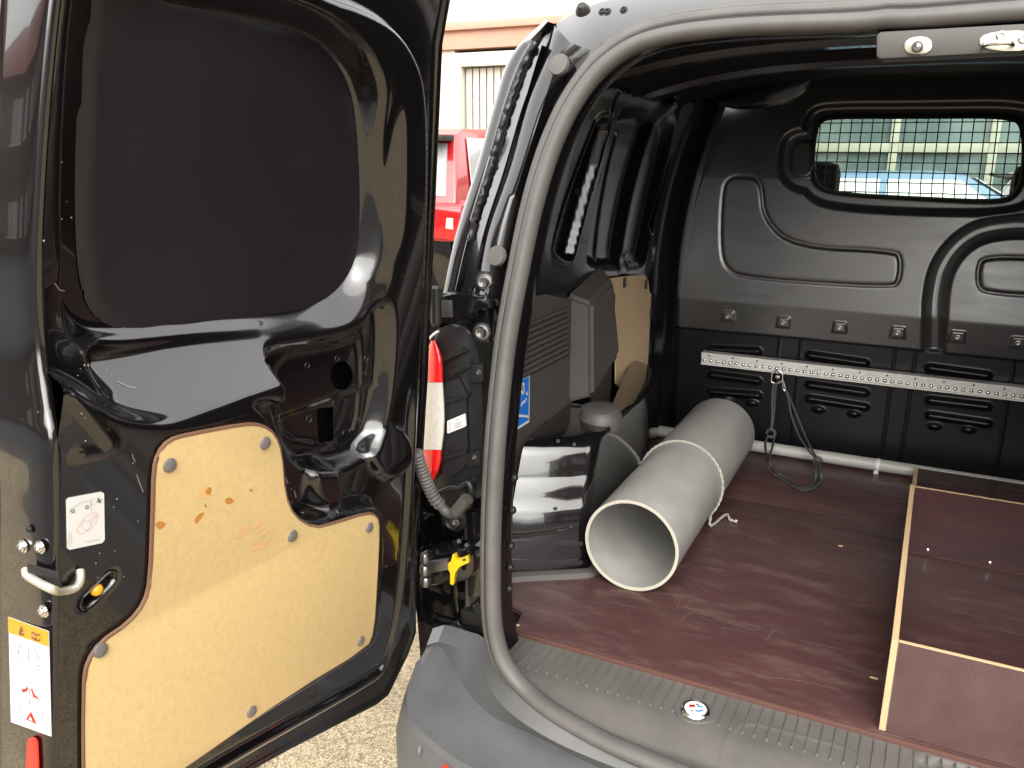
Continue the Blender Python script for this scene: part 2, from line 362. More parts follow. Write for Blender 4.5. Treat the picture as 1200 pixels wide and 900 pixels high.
# house seen through the gap between door and van
HY = 12.0
def hpt(x, y): return ony((x, y), HY)
house = empty('house', (-8, HY, 0)); house_inv = np.array([-8, HY, 0])
def loc(pts, o): return [tuple(np.array(p)-np.array(o)) for p in pts]
def hbox(name, x0, x1, z0, z1, y0, y1, m, parent, org=house_inv, bevel=.01):
    return box(name, np.array([(x0+x1)/2, (y0+y1)/2, (z0+z1)/2])-org, (abs(x1-x0), abs(y1-y0), abs(z1-z0)), m, parent, bevel)
zc0, zc1 = hpt(560, 57)[2], hpt(560, 25)[2]; wx0 = hpt(533, 90)[0]; wz0 = hpt(550, 330)[2]
tag(house, 'cream and pink house with blinds in its window, behind the red car', 'house')
wx1 = wx0+2.2; wt = zc0-.05; wb = 1.0
hbox('wall', -16, wx0, 0, zc0, HY, HY+6, 'plaster', house); hbox('wall', wx1, -2.6, 0, zc0, HY, HY+6, 'plaster', house)
hbox('wall', wx0, wx1, 0, wb, HY+.002, HY+6, 'plaster', house)
hbox('cornice', -16.02, -2.58, zc0, zc1, HY-.06, HY+6, 'plaster_pink', house); hbox('cornice', -16.05, -2.55, zc1-.12, zc1-.02, HY-.14, HY+6.02, 'plaster_pink', house)
hbox('upper_wall', -16, -2.6, zc1, zc1+2.6, HY, HY+6, 'plaster', house)
win = hbox('window', wx0, wx1, wb, wt, HY+.22, HY+.24, 'glass_dark', house)
hbox('frame', wx0, wx0+.12, wb, wt, HY-.03, HY+.2, 'frame_cream', win); hbox('frame', wx1-.12, wx1, wb, wt, HY-.03, HY+.2, 'frame_cream', win)
hbox('frame', wx0+.12, wx1-.12, wt-.2, wt, HY-.028, HY+.2, 'frame_cream', win); hbox('sill', wx0-.08, wx1+.08, wb-.06, wb, HY-.12, HY+.2, 'frame_cream', win)
for k in range(15):
    x = wx0+.2+k*.125
    bl = hbox('blind_slat', x-.052, x+.052, wb+.05, wt-.22, HY+.1, HY+.108, 'blind', win, bevel=0); 

# red car behind the gap
def make_car(name, colour, L=4.2, Wd=1.8, H=1.55, tail=True):
    root = empty(name)
    hw = Wd/2; s = H/1.55
    low = [(0, .35), (.02, .62), (.0, .95), (.06, 1.02), (.9, 1.03), (2.9, 1.0), (3.1, .98), (4.0, .86), (4.18, .7), (4.2, .38), (4.0, .25), (.15, .25)]
    low = [(a*L/4.2, c*s) for a, c in low]
    def shell(pr, hws, bev):
        bm = bmesh.new(); A = [bm.verts.new((-h, a, c)) for (a, c), h in zip(pr, hws)]; B = [bm.verts.new((h, a, c)) for (a, c), h in zip(pr, hws)]
        bm.faces.new(A); bm.faces.new(B[::-1]); n = len(pr)
        for i in range(n): bm.faces.new((A[i], B[i], B[(i+1) % n], A[(i+1) % n]))
        bmesh.ops.bevel(bm, geom=bm.edges[:], offset=bev, segments=2, affect='EDGES', profile=.6); return bm
    body = bobj('body', shell(low, [hw]*len(low), .04), colour, root)
    gh = [(.04, 1.0), (.32, 1.46), (.5, 1.5), (2.0, 1.53), (2.25, 1.5), (3.05, 1.0)]; gh = [(a*L/4.2, c*s) for a, c in gh]
    bobj('roof', shell(gh, [hw-.06, hw-.2, hw-.22, hw-.22, hw-.2, hw-.08], .03), colour, root)
    # glass set into the upper body, a little proud of it
    q = lambda a, c: (a*L/4.2, c*s)
    rear = [(-hw+.17, *q(.08, 1.05)), (hw-.17, *q(.08, 1.05)), (hw-.26, *q(.29, 1.4)), (-hw+.26, *q(.29, 1.4))]
    prism('rear_window', [(x, y-.018, z) for x, y, z in rear], (0, .01, 0), 'glass_dark', root)
    fr = [(-hw+.17, *q(2.98, 1.06)), (hw-.17, *q(2.98, 1.06)), (hw-.28, *q(2.34, 1.46)), (-hw+.28, *q(2.34, 1.46))]
    prism('windscreen', [(x, y+.03, z) for x, y, z in fr], (0, .01, .01), 'glass_dark', root)
    for sg in (-1, 1):
        for (a0, a1, b0, b1) in ((.35, 1.3, .5, 1.3), (1.38, 2.7, 1.38, 2.2)):
            pl = [(sg*(hw-.058), *q(a0, 1.06)), (sg*(hw-.058), *q(a1, 1.06)), (sg*(hw-.188), *q(b1, 1.44)), (sg*(hw-.188), *q(b0, 1.44))]
            prism('side_window', pl, (sg*.008, 0, 0), 'glass_dark', root)
        tl = prism('tail_lamp', [(sg*(hw-.42), -.012, .78*s), (sg*(hw-.02), -.012, .76*s), (sg*(hw-.01), -.012, .95*s), (sg*(hw-.3), -.012, .97*s)], (0, .05, 0), 'lens_red', root, .008)
        prism('reversing_lens', [(sg*(hw-.13), -.02, .84*s), (sg*(hw-.06), -.02, .835*s), (sg*(hw-.06), -.02, .91*s), (sg*(hw-.12), -.02, .91*s)], (0, .02, 0), 'lens_white', tl)
        for yy in (.8, 3.35):
            w_ = lathe('wheel', [(0, .1), (.2, .1), (.21, .12), (.3, .12), (.32, .09), (.32, -.09), (.3, -.12)], (sg*(hw-.11), yy*L/4.2, .32), (sg, 0, 0), 'tyre', root)
            lathe('rim', [(0, .11), (.17, .115), (.2, .13), (.205, .11)], (sg*(hw-.11), yy*L/4.2, .32), (sg, 0, 0), 'car_silver', w_)
    box('spoiler', (0, .2*L/4.2, 1.435*s), (Wd-.42, .24, .05), 'rubber_black', root, .012)
    box('bumper', (0, .02, .42*s), (Wd-.04, .16, .3), colour, root, .04)
    box('number_plate', (0, -.014, .7*s), (.5, .01, .11), 'white', root)
    return root
rc = make_car('parked_car', 'car_red', L=4.4, H=1.95); rc.location = (-4.55, 6.2, 0); rc.rotation_euler.z = math.radians(4)
tag(rc, 'red car parked beyond the open door, in front of the house', 'car')

# beyond the cab: shop front, parked cars and a tree, seen through the windscreen
SY = 19.0; so = np.array([0, SY, 0]); shop = empty('shop_front', (0, SY, 0)); tag(shop, 'pale building with white framed glazing, seen through the mesh window', 'building')
hbox('wall', -9, 12, 2.75, 4.0, SY, SY+5, 'plaster', shop, so); hbox('wall', -9, 12, 0, .5, SY, SY+5, 'plaster', shop, so); hbox('back_wall', -9, 12, .5, 2.75, SY+.5, SY+5, 'plaster', shop, so)
hbox('roof', -9.3, 12.3, 4.0, 4.4, SY-.3, SY+5.3, 'roof_tile', shop, so)
for i in range(11):
    x = -8+i*1.75
    wn = hbox('window', x, x+1.65, .52, 2.73, SY+.1, SY+.12, 'glass_pane', shop, so, 0)
    hbox('frame', x-.1, x+.06, .5, 2.75, SY-.05, SY+.1, 'frame_pale', wn, so); hbox('frame', x+.06, x+1.65, 1.72, 1.9, SY-.04, SY+.1, 'frame_pale', wn, so); hbox('frame', x+.06, x+1.65, 2.6, 2.74, SY-.04, SY+.1, 'frame_pale', wn, so)
c2 = make_car('parked_car', 'car_blue', H=1.5); c2.location = (-2.1, 12.2, 0); c2.rotation_euler.z = math.radians(-84); tag(c2, 'blue car parked ahead of the van, seen through the mesh window', 'car')
c3 = make_car('parked_car', 'car_silver', H=1.5); c3.location = (.55, 15.0, 0); c3.rotation_euler.z = math.radians(-88); tag(c3, 'silver car parked ahead of the van, right of the blue one', 'car')

# two unseen houses, added behind and beside the camera for the paint to reflect
def added_house(cx, cy, w, d, h, rz, wallm, label):
    r = empty('house', (cx, cy, 0)); r.rotation_euler.z = rz; tag(r, label, 'house', 'unseen houses added for the paint to reflect')
    box('wall', (0, 0, h/2), (w, d, h), wallm, r, .02)
    prism('roof', [(-w/2-.4, -d/2-.4, h), (-w/2-.4, d/2+.4, h), (-w/2-.4, 0, h+d*.32)], (w+.8, 0, 0), 'roof_tile', r)
    n = int(w/2.4)
    for fl in range(int(h/2.8)):
        for i in range(n):
            x = -w/2+(i+.5)*w/n; wn = box('window', (x, d/2+.01, 1.5+2.8*fl), (1.2, .06, 1.3), 'glass_dark', r)
            box('frame', (x, d/2+.03, 1.5+2.8*fl), (.07, .06, 1.3), 'white', wn); box('sill', (x, d/2+.06, .82+2.8*fl), (1.35, .16, .06), 'white', wn)
    return r
added_house(17, -1, 22, 9, 6.2, math.radians(90), 'brick', 'brown brick house out of view, added for the van paint to reflect')
added_house(-13, -17, 24, 9, 5.6, math.radians(-22), 'brick', 'long house out of view, added for the van paint to reflect')

# ================================================================== THE VAN
van = empty('delivery_van', (-.12, 1.5, 0)); VO = np.array([-.12, 1.5, 0])
tag(van, 'black panel van with its rear door open, showing the empty load space', 'van')
van.location = (0, 0, 0)
XC = -.12
def yr(z): return 1.40+.10*(z-.6)+.05*np.maximum(z-.6, 0)**2
def onrear(p, off=0): return onsurf(p, lambda q: q[1]-yr(q[2])-off)

# ---- opening path (pixel trace put onto the leaning rear face), mirrored about the centre line
seal_px = [(760, 893), (700, 866), (645, 834), (612, 806), (590, 778), (579, 745), (575, 700), (576, 600), (582, 500), (592, 405), (606, 325), (624, 240), (645, 172), (672, 116), (708, 72), (760, 42), (850, 27), (1000, 20), (1080, 17)]
zlow = {760: .566, 700: .568, 645: .575, 612: .592}
sp = np.array([onz(p, zlow[p[0]]) if p[0] in zlow and p[1] > 800 else onrear(p) for p in seal_px]); sp = sp[sp[:, 0] < XC-.02]
half = np.concatenate([[[XC, sp[0, 1]-.02, sp[0, 2]-.002]], sp, [[XC, sp[-1, 1], sp[-1, 2]+.002]]])
half = cr(half, 8); half = resample(half, 150)
mir = half[::-1].copy(); mir[:, 0] = 2*XC-mir[:, 0]
loop = np.concatenate([half, mir[1:-1]])
def offloop(L, o, dy=0):                                   # offset in the rear face, o>0 away from the opening
    c = np.array([XC, 0, 1.25]); T = np.roll(L, -1, 0)-np.roll(L, 1, 0); T[:, 1] = 0; T /= np.linalg.norm(T, axis=1)[:, None]
    Nn = np.stack([T[:, 2], 0*T[:, 0], -T[:, 0]], 1); s = np.sign(((L-c)*Nn).sum(1)); s = np.sign(s.sum())
    Q = L+Nn*s*o; Q[:, 1] = L[:, 1]+dy; return Q
prof = []
for a in np.linspace(0, 2*math.pi, 14, endpoint=False): prof.append((.017*math.cos(a), .0155*math.sin(a)))
def bulb(name, o, dy, ra, rb, m, n=14, parent=van):
    L = offloop(loop, o, dy); return sweep(name, L, [(ra*math.cos(a), rb*math.sin(a)) for a in np.linspace(0, 2*math.pi, n, endpoint=False)], m, parent, closed=True, up=(0, 1, 0), auto=180)
seal = bulb('door_seal', -.008, -.004, .022, .0165, 'rubber')
lab(seal, 'dusty grey rubber seal around the rear opening')
bulb('lip', .014, .005, .016, .0115, 'rubber', parent=seal); bulb('lip', .026, .014, .008, .006, 'rubber', parent=seal); bulb('groove_line', .0055, -.0145, .003, .0022, 'rubber_black', 6, seal); bulb('groove_line', -.0185, -.0165, .0022, .002, 'rubber_black', 6, seal)  # thin black tubes painted in as the seal's dark groove lines
# return of the pillar behind the seal
rows = [offloop(loop, -.018, .0), offloop(loop, -.026, .016), offloop(loop, -.026, .05), offloop(loop, -.012, .066), offloop(loop, .05, .08)]
up_ = np.where(half[:, 2] > .645)[0]; i0 = up_[0]; rows = [r[i0:len(loop)-i0+1] for r in rows]
loft('opening_frame', rows, 'gloss_black', van)
fr = [o for o in van.children if o.name.startswith('opening_frame')][0]
for p in ((612, 385), (603, 560), (601, 598), (599, 640), (598, 665), (597, 690)):
    q = onrear(p, .03); screw('plug', q, (1, -.2, 0), .009, 'black_plastic', fr)

# ---- outer body: pillar gutter left, roof, sides
def rowpx(px, off, n=40): return resample(cr([onrear(p, o) for p, o in zip(px, off if hasattr(off, '__len__') else [off]*len(px))], 6), n)
L4 = rowpx([(700, 62), (668, 90), (640, 145), (617, 220), (598, 300), (584, 372)], .036)
L3b = rowpx([(668, 50), (650, 82), (636, 125), (612, 200), (590, 272), (572, 345)], .010)
L3 = rowpx([(650, 30), (643, 62), (627, 112), (607, 190), (578, 268), (562, 345)], [.03, .02, .008, .008, .008, .02])
L2 = rowpx([(648, 30), (634, 68), (612, 125), (590, 200), (566, 275), (550, 350)], .075)
L2b = rowpx([(646, 29), (622, 72), (600, 130), (578, 210), (556, 280), (538, 352)], .07)
L1 = rowpx([(644, 27), (612, 74), (592, 130), (572, 200), (548, 280), (531, 352)], .045)
L1b = rowpx([(642, 25), (604, 70), (586, 125), (566, 195), (541, 280), (524, 352)], .04)
L0 = rowpx([(640, 22), (598, 66), (578, 125), (560, 190), (534, 275), (517, 352)], .055)
Ls = L0+np.array([-.02, .04, 0]); Lf = L0+np.array([-.06, 1.2, 0]); 
side = loft('rear_pillar', [L4, L3b, L3, L2, L2b, L1, L1b, L0, Ls], 'gloss_black', van, auto=60)
for o_, (px, r_) in enumerate((((655, 76), .022), ((582, 300), .022))):
    q = onrear(px, .006); lathe('foam_pad', [(0, .006), (r_*.9, .005), (r_, 0), (r_, -.004)], q, (-.1, -1, .25), 'rubber', side, 20)
# crinkled sealing strip in the gutter
cs = resample(L1*.45+L2b*.55+np.array([0, -.012, 0]), 90); cs = cs+rng.normal(0, .0016, cs.shape)
tube('sealing_strip', cs[6:70], .006+.0012*np.sin(np.arange(64)*1.3)*rng.random(64), 'black_plastic', side, 7)
# roof and header
hp = [(690, 8), (720, -2), (800, -12), (950, -18), (1080, -22)]
H1 = np.concatenate([[onrear(p, .02) for p in [(664, 98), (698, 62), (760, 32), (850, 19), (1000, 12), (1080, 9)]]]); H1 = resample(cr(H1, 5), 40)
H2 = resample(cr([onrear(p, .09) for p in [(652, 28), (690, 8), (760, -10), (850, -20), (1000, -30), (1080, -34)]], 5), 40)
H3 = H2+np.array([0, .06, .025]); H4 = H2+np.array([0, .4, .05]); H5 = H2+np.array([0, 2.6, .03]); 
def mirrow(r): q = r[::-1].copy(); q[:, 0] = 2*XC-q[:, 0]; return np.concatenate([r, q])
roof = loft('roof', [mirrow(r) for r in (H1, H2, H3, H4, H5)], 'gloss_black', van, auto=60)
hd = [onrear(p, .018) for p in ((683, 10), (706, 14), (712, 14), (731, 12))]
for q in hd: screw('hole', q, (0, -1, .5), .008, 'rubber_black', roof)
q = ony((683, 12), 1.62); lathe('rubber_stop', [(0, .012), (.008, .012), (.014, .004), (.015, -.004)], q, (0, -.7, .7), 'black_plastic', roof, 16)
# side shells keep the load space dark
for xs in (-1, 1):
    base = np.concatenate([L0, [L0[-1]+np.array([-.035, -.03, -.3]), L0[-1]+np.array([-.06, -.06, -.7]), L0[-1]+np.array([-.05, -.04, -1.1])]])
    rows_ = [base+np.array(o) for o in ((-.012, .03, 0), (-.02, .3, 0), (-.03, 1.2, .0), (-.02, 2.3, .0))]
    top = np.array([(XC, r[0, 1], 2.02) for r in rows_])
    if xs == 1:
        for r in rows_: r[:, 0] = 2*XC-r[:, 0]
    loft('body_side', rows_, 'gloss_black', van)

# ================================================================== LOAD SPACE
ZF = .60
fl = empty('cargo_floor'); fl.parent = van
YS = onz((910, 592), ZF)[1]
x0f, x1f = -.97, .73
prism('floor_board', [(-.785, 1.585, ZF), (x1f, 1.585, ZF), (x1f, YS-.0012, ZF), (x0f, YS-.0012, ZF), (x0f, 1.72, ZF), (-.80, 1.66, ZF)], (0, 0, -.012), 'ply_film', fl, .0012)
prism('floor_board', [(x0f, YS+.0012, ZF), (x1f, YS+.0012, ZF), (x1f, 3.16, ZF), (x0f, 3.16, ZF)], (0, 0, -.012), 'ply_film', fl, .0012)
box('edge_strip', ((x0f+.2+x1f)/2, 1.5795, ZF-.0075), (x1f-x0f-.2, .007, .013), 'ply_edge_dark', fl, .001)
box('under_floor', (XC, 2.43, .55), (1.68, 1.6, .06), 'black_plastic', fl)
# fine scrapes left by sliding loads
sc = []
for _ in range(60):
    x, y = random.uniform(-.65, 0.0), random.uniform(1.62, 2.5); a = random.gauss(0, .35)+(1.4 if random.random() < .25 else 0); L_ = random.uniform(.03, .22); k_ = random.gauss(0, .1)
    if random.random() < .35: x, y = random.gauss(-.45, .08), random.gauss(1.85, .06); L_ *= .5
    sc.append([(x+L_*t*math.cos(a+k_*t), y+L_*t*math.sin(a+k_*t)) for t in np.linspace(0, 1, 5)])
for wd_, part_ in ((.0008, sc[:40]), (.0016, sc[40:])):
    tag(ribbons('scrape', [[(min(p[0], .005), p[1]) for p in l] for l in part_], wd_, lambda a, b_, l: (a, b_, ZF+.0006), 'scrape', fl), kind='stuff')
# small debris on the floor
for p in ((607, 733), (1024, 795), (985, 640)):
    q = onz(p, ZF); box('debris', q+np.array([0, 0, .0012]), (.006+.012*random.random(), .004, .002), 'scratch', fl)

# ---- bulkhead: one pressed sheet on y = 3.17
YB = 3.17
def bxz(p): q = ony(p, YB); return (q[0], q[2])
def bpos(U, V, Wd): return np.stack([U, YB-Wd, V], -1)
B_out = [bxz(p) for p in ((760, 540), (772, 390), (780, 330), (790, 200), (800, 100), (850, 50), (1000, 50), (1300, 50), (1420, 600), (1200, 600))]
winop = chaikin([bxz(p) for p in ((949, 160), (955, 138), (978, 135), (1080, 135), (1190, 134), (1204, 148), (1202, 208), (1190, 233), (1165, 238), (1080, 234), (985, 229), (955, 221), (948, 200))], 3)
winfr = chaikin([bxz(p) for p in ((939, 160), (945, 130), (972, 125), (1080, 125), (1203, 123), (1216, 140), (1214, 218), (1197, 246), (1080, 246), (975, 240), (945, 228), (938, 200))], 3)
latchp = chaikin([bxz(p) for p in ((924, 172), (930, 165), (950, 165), (950, 208), (930, 208), (922, 200))], 2)
latchf = chaikin([bxz(p) for p in ((914, 172), (924, 157), (950, 157), (950, 222), (930, 219), (914, 205))], 2)
emb1 = chaikin([bxz(p) for p in ((843, 232), (848, 208), (878, 207), (889, 215), (893, 258), (930, 290), (1046, 295), (1055, 303), (1053, 330), (1044, 337), (875, 326), (850, 316), (843, 292))], 2)
emb2 = chaikin([bxz(p) for p in ((1147, 315), (1153, 302), (1230, 304), (1300, 307), (1310, 350), (1230, 348), (1155, 343), (1147, 335))], 2)
chan = cr([bxz(p) for p in ((1094, 440), (1095, 390), (1097, 345), (1106, 312), (1128, 285), (1160, 270), (1215, 267), (1290, 285), (1320, 330), (1325, 440))], 6)
low = [bxz(p) for p in ((790, 384), (940, 398), (1080, 412), (1200, 424), (1420, 446), (1420, 640), (780, 560))]
zbend = ony((815, 352), YB)[2]; zbot = ony((815, 388), YB)[2]
louv = []
for cx0, cx1, rows_ in ((826, 893, ((410, 414), (440, 449), (460, 466))), (941, 1020, ((417, 428), (452, 463), (468, 480))), (1082, 1165, ((432, 443), (470, 480), (488, 500))), (1222, 1300, ((446, 455), (484, 494), (502, 512)))):
    for y0, y1 in rows_: louv.append((bxz((cx0, y0)), bxz((cx1, y1))))
ovals = [(bxz(p), .02) for p in ((958, 482), (1000, 487), (1095, 502), (1135, 506), (850, 470), (880, 474))]
def bend(z): return .11*np.clip(z-1.156, 0, .45)+.26*np.clip(z-1.606, 0, None)
def bheight(U, V):
    h = np.zeros_like(U)
    h -= bend(V)                                                                # leans forward, more so at the top
    h += .012*np.clip((zbend-V)/(zbend-zbot), 0, 1)*(V > zbot-.02)*-1            # kink below the bend line
    lw = ss(sdpoly(low, U, V), .004); h = h*(1-lw)+lw*(-.03)
    d = sdline(chan, U, V); h = h-.038*ss(d-.026, .018)*(1-lw)
    e = sdpoly(emb1, U, V); h += -.0045*np.exp(-(e/.006)**2)+.003*ss(e, .004)
    e = sdpoly(emb2, U, V); h += -.0045*np.exp(-(e/.006)**2)+.003*ss(e, .004)
    f = np.minimum(sdpoly(winfr, U, V), sdpoly(latchf, U, V)); h -= .022*ss(f-.012, .014)
    f2 = sdpoly(winop, U, V); h += .008*ss(f2-.006, .004); h += .012*ss(sdpoly(latchp, U, V), .004)
    for (a0, b0), (a1, b1) in louv:
        d = sdline([(a0+.02, b0), (a1-.02, b1)], U, V); h += .016*ss(d-.010, .009)
    for (a0, b0), r_ in ovals: h += .012*ss(np.hypot((U-a0)/1.7, V-b0)-.010, .007)
    for x_ in (bxz((905, 480))[0], bxz((930, 480))[0], bxz((1040, 480))[0], bxz((1064, 480))[0], bxz((1180, 480))[0]): h += lw*.006*ss(np.abs(U-x_)-.002, .004)
    for q in boltpx:
        a0, b0 = bxz(q); d = np.maximum(np.abs(U-a0)-(.022-.12*(V-b0)), np.abs(V-b0)-.019); h += .007*ss(d, .003)
    return h
boltpx = [(853, 371), (918, 378), (984, 384), (1052, 390), (1122, 395), (1193, 402), (1262, 408)]
Bs = lambda U, V: np.maximum(sdpoly(B_out, U, V), -sdpoly(winop, U, V))
bulk = sheet('bulkhead', np.arange(-.95, .72, .0042), np.arange(.58, 2.02, .0042), Bs, bheight, bpos, ['bulk_satin', 'bulk_dark'], van, mids=lambda U, V: (sdpoly(low, U, V) < 0)*1)
lab(bulk, 'pressed black steel bulkhead with embossed ribs and bolts')
for q in boltpx:
    a0, b0 = bxz(q); screw('bolt', (a0, YB-.001, b0), (0, -1, .0), .0085, 'steel', bulk)
for q in ((932, 172), (932, 202)):
    a0, b0 = bxz(q); screw('bolt', (a0, YB+bend(b0)-.004, b0), (0, -1, 0), .006, 'black_plastic', bulk)
# rubber round the glass, wire mesh in front of it
wl = np.array([(a, YB+bend(b)+.016, b) for a, b in winop]); wl2 = np.concatenate([wl, wl[:1]])
sweep('window_seal', wl, [(.012*math.cos(a), .008*math.sin(a)) for a in np.linspace(0, 6.283, 10, endpoint=False)], 'rubber_black', bulk, closed=True)
tube('mesh_frame', [(a, YB+bend(b)+.004, b) for a, b in (winop-winop.mean(0))*np.array([.985, .965])+winop.mean(0)], .004, 'rubber_black', bulk, 6, closed=True)
wx = winop[:, 0]; wz = winop[:, 1]; a0, a1, b0, b1 = wx.min()+.008, wx.max()-.008, wz.min()+.008, wz.max()-.008
nv, nh = 19, 8
def inside_seg(fixed, axis):                               # clip a wire to the opening
    q = np.linspace(0, 1, 200); 
    if axis == 0: P = np.stack([np.full(200, fixed), b0+(b1-b0)*q], 1)
    else: P = np.stack([a0+(a1-a0)*q, np.full(200, fixed)], 1)
    k = sdpoly(winop, P[:, 0], P[:, 1]) < -.004; P = P[k]; return P[0], P[-1]
for i in range(nv):
    A, B = inside_seg(a0+(a1-a0)*(i+.35)/(nv-.3), 0); tube('mesh_wire', [(A[0]+.004, YB+bend(A[1])+.001, A[1]), (A[0], YB+bend(1.606)+.001, 1.606), (B[0]-.004, YB+bend(B[1])+.001, B[1])], .0019, 'rubber_black', bulk, 6)
for i in range(nh):
    A, B = inside_seg(b0+(b1-b0)*(i+.4)/(nh-.2), 1); tube('mesh_wire', [(A[0], YB+bend(A[1])+.0045, A[1]), (B[0], YB+bend(B[1])+.0045, B[1])], .0019, 'rubber_black', bulk, 6)
# ---- cab beyond the bulkhead
cab = empty('cab'); cab.parent = van
prism('windscreen', [(XC-.72, 4.95, 1.15), (XC+.72, 4.95, 1.15), (XC+.6, 4.35, 1.86), (XC-.6, 4.35, 1.86)], (0, .006, .005), 'ws_glass', cab)
loft('cab_roof', [np.array([(XC-.75, y_, 1.95), (XC, y_, 2.0), (XC+.75, y_, 1.95)]) for y_ in (3.25, 4.33)], 'roof_black', cab)
box('dashboard', (XC, 4.75, 1.0), (1.5, .5, .25), 'black_plastic', cab, .06)
box('bonnet', (XC, 5.5, .95), (1.5, 1.2, .2), 'gloss_black', cab, .06)
for sg in (-1, 1):
    tube('windscreen_pillar', [(XC+sg*.76, 4.98, 1.12), (XC+sg*.66, 4.36, 1.9)], .04, 'black_plastic', cab, 10)
    for x_ in (-.37, .45) if sg == 1 else ():
        hb = bmesh.new(); bm_box(hb, (XC+x_, 3.55, 1.27), (.44, .16, .42), .06); bobj('seat_back', hb, 'seat', cab)
        hb = bmesh.new(); bm_box(hb, (XC+x_, 3.58, 1.585), (.24, .11, .16), .045); bobj('headrest', hb, 'seat', cab)
    box('cab_door', (XC+sg*.88, 4.05, .95), (.08, 1.5, .7), 'gloss_black', cab, .03)
# ---- lashing rail on the bulkhead
r0 = ony((822, 413), YB-.035); r1 = ony((822, 427), YB-.035); zr = (r0[2]+r1[2])/2; hr = r0[2]-r1[2]; xr0 = r0[0]; xr1 = .6
rail = sweep('lashing_rail', [(xr0, YB-.02, zr), (xr1, YB-.02, zr)], [(-.012, hr/2), (-.012, hr*.12), (-.006, hr*.06), (-.006, -hr*.36), (-.014, -hr*.42), (-.014, -hr/2), (.03, -hr/2), (.03, hr/2)], 'alu', van, up=(0, 1, 0), auto=20)
lab(rail, 'silver aluminium lashing rail with a row of holes')
v, f = [], []
for k in range(int((xr1-xr0)/.0247)):
    vv, ff = lathe_vf([(0, .0055), (.0062, .005), (.008, 0)], (xr0+.012+k*.0247, YB-.026, zr-hr*.16), (0, -1, 0), 8); o_ = len(v); v += list(vv); f += [tuple(i+o_ for i in q) for q in ff]
tag(mobj('rail_tooth', v, f, 'chrome', rail), kind='stuff')
v, f = [], []
for k in range(int((xr1-xr0)/.09)):
    vv, ff = lathe_vf([(0, .001), (.0035, .001), (.0035, -.002)], (xr0+.03+k*.09, YB-.0325, zr+hr*.3), (0, -1, 0), 8); o_ = len(v); v += list(vv); f += [tuple(i+o_ for i in q) for q in ff]
tag(mobj('rail_hole', v, f, 'ink', rail), kind='stuff')

# ---- left side wall of the load space
def xs_(z, y=3.0): q = np.maximum(z-1.3, 0); return -.945+.05*q+.28*q*q+.06*np.clip((2.1-y)/.5, 0, 1)*np.clip((z-1.36)/.1, 0, 1)
def onside(p, off=0): return onsurf(p, lambda q: q[0]-xs_(q[2], q[1])-off)
def syz(p): q = onside(p); return (q[1], q[2])
jamb = chaikin([syz(p) for p in ((690, 160), (697, 142), (712, 138), (711, 158), (672, 296), (666, 306), (649, 294), (652, 275))], 1)
blank = chaikin([syz(p) for p in ((735, 128), (785, 138), (788, 160), (758, 300), (748, 312), (690, 310), (690, 290), (722, 150))], 2)
strip = chaikin([syz(p) for p in ((794, 162), (806, 155), (808, 165), (774, 268), (764, 274), (764, 262))], 1)
def sheight(U, V):
    h = np.zeros_like(U)
    d = sdpoly(jamb, U, V); h += -.03*ss(d, .008)+.006*np.exp(-((d-.008)/.007)**2)
    d = sdpoly(blank, U, V); h += -.035*ss(d, .03)
    d = sdpoly(strip, U, V); h += -.03*ss(d, .012)
    for px in (((716, 165), (690, 300)), ((735, 160), (708, 300)), ((700, 100), (790, 125)), ((640, 200), (632, 300)), ((722, 110), (715, 135))):
        h += .007*np.exp(-(sdline([syz(p) for p in px], U, V)/.012)**2)
    h += .004*np.sin(U*9+V*4)
    h += .05*ss(np.abs(U-2.74)-.05, .03)*ss(-(V-1.33), .05)*.6
    return h
sw = sheet('side_wall', np.arange(1.62, 3.2, .006), np.arange(.58, 1.98, .006), lambda U, V: np.maximum(np.abs(U-2.41)-.78, np.abs(V-1.25)-.655), sheight, lambda U, V, Wd: np.stack([xs_(V, U)+Wd, U, V], -1), 'gloss_black_in', van)
for p in ((668, 134), (676, 225), (693, 222)):
    q = onside(p, .006); screw('plug', q, (1, -.3, 0), .009, 'black_plastic', sw)
mir_ = sw.copy(); mir_.name = 'side_wall'; mir_.scale.x = -1; mir_.location.x = 2*XC; link(mir_, van)
# corner post between side and bulkhead
post = [(-.95, 3.0), (-.925, 3.0), (-.918, 3.02), (-.918, 3.06), (-.90, 3.075), (-.895, 3.12), (-.875, 3.125), (-.868, 3.15), (-.862, 3.2)]
cp = loft('corner_post', [np.array([(x+xs_(z)+.945, y-.0, z) for x, y in post]) for z in np.linspace(.58, 1.95, 24)], 'gloss_black_in', van, auto=70)
for p in ((786, 358), (786, 415), (783, 473)):
    q = onsurf(p, lambda q: q[0]+.9-(xs_(q[2])+.945)); screw('bolt', q, (.7, -.7, 0), .009, 'steel', cp)
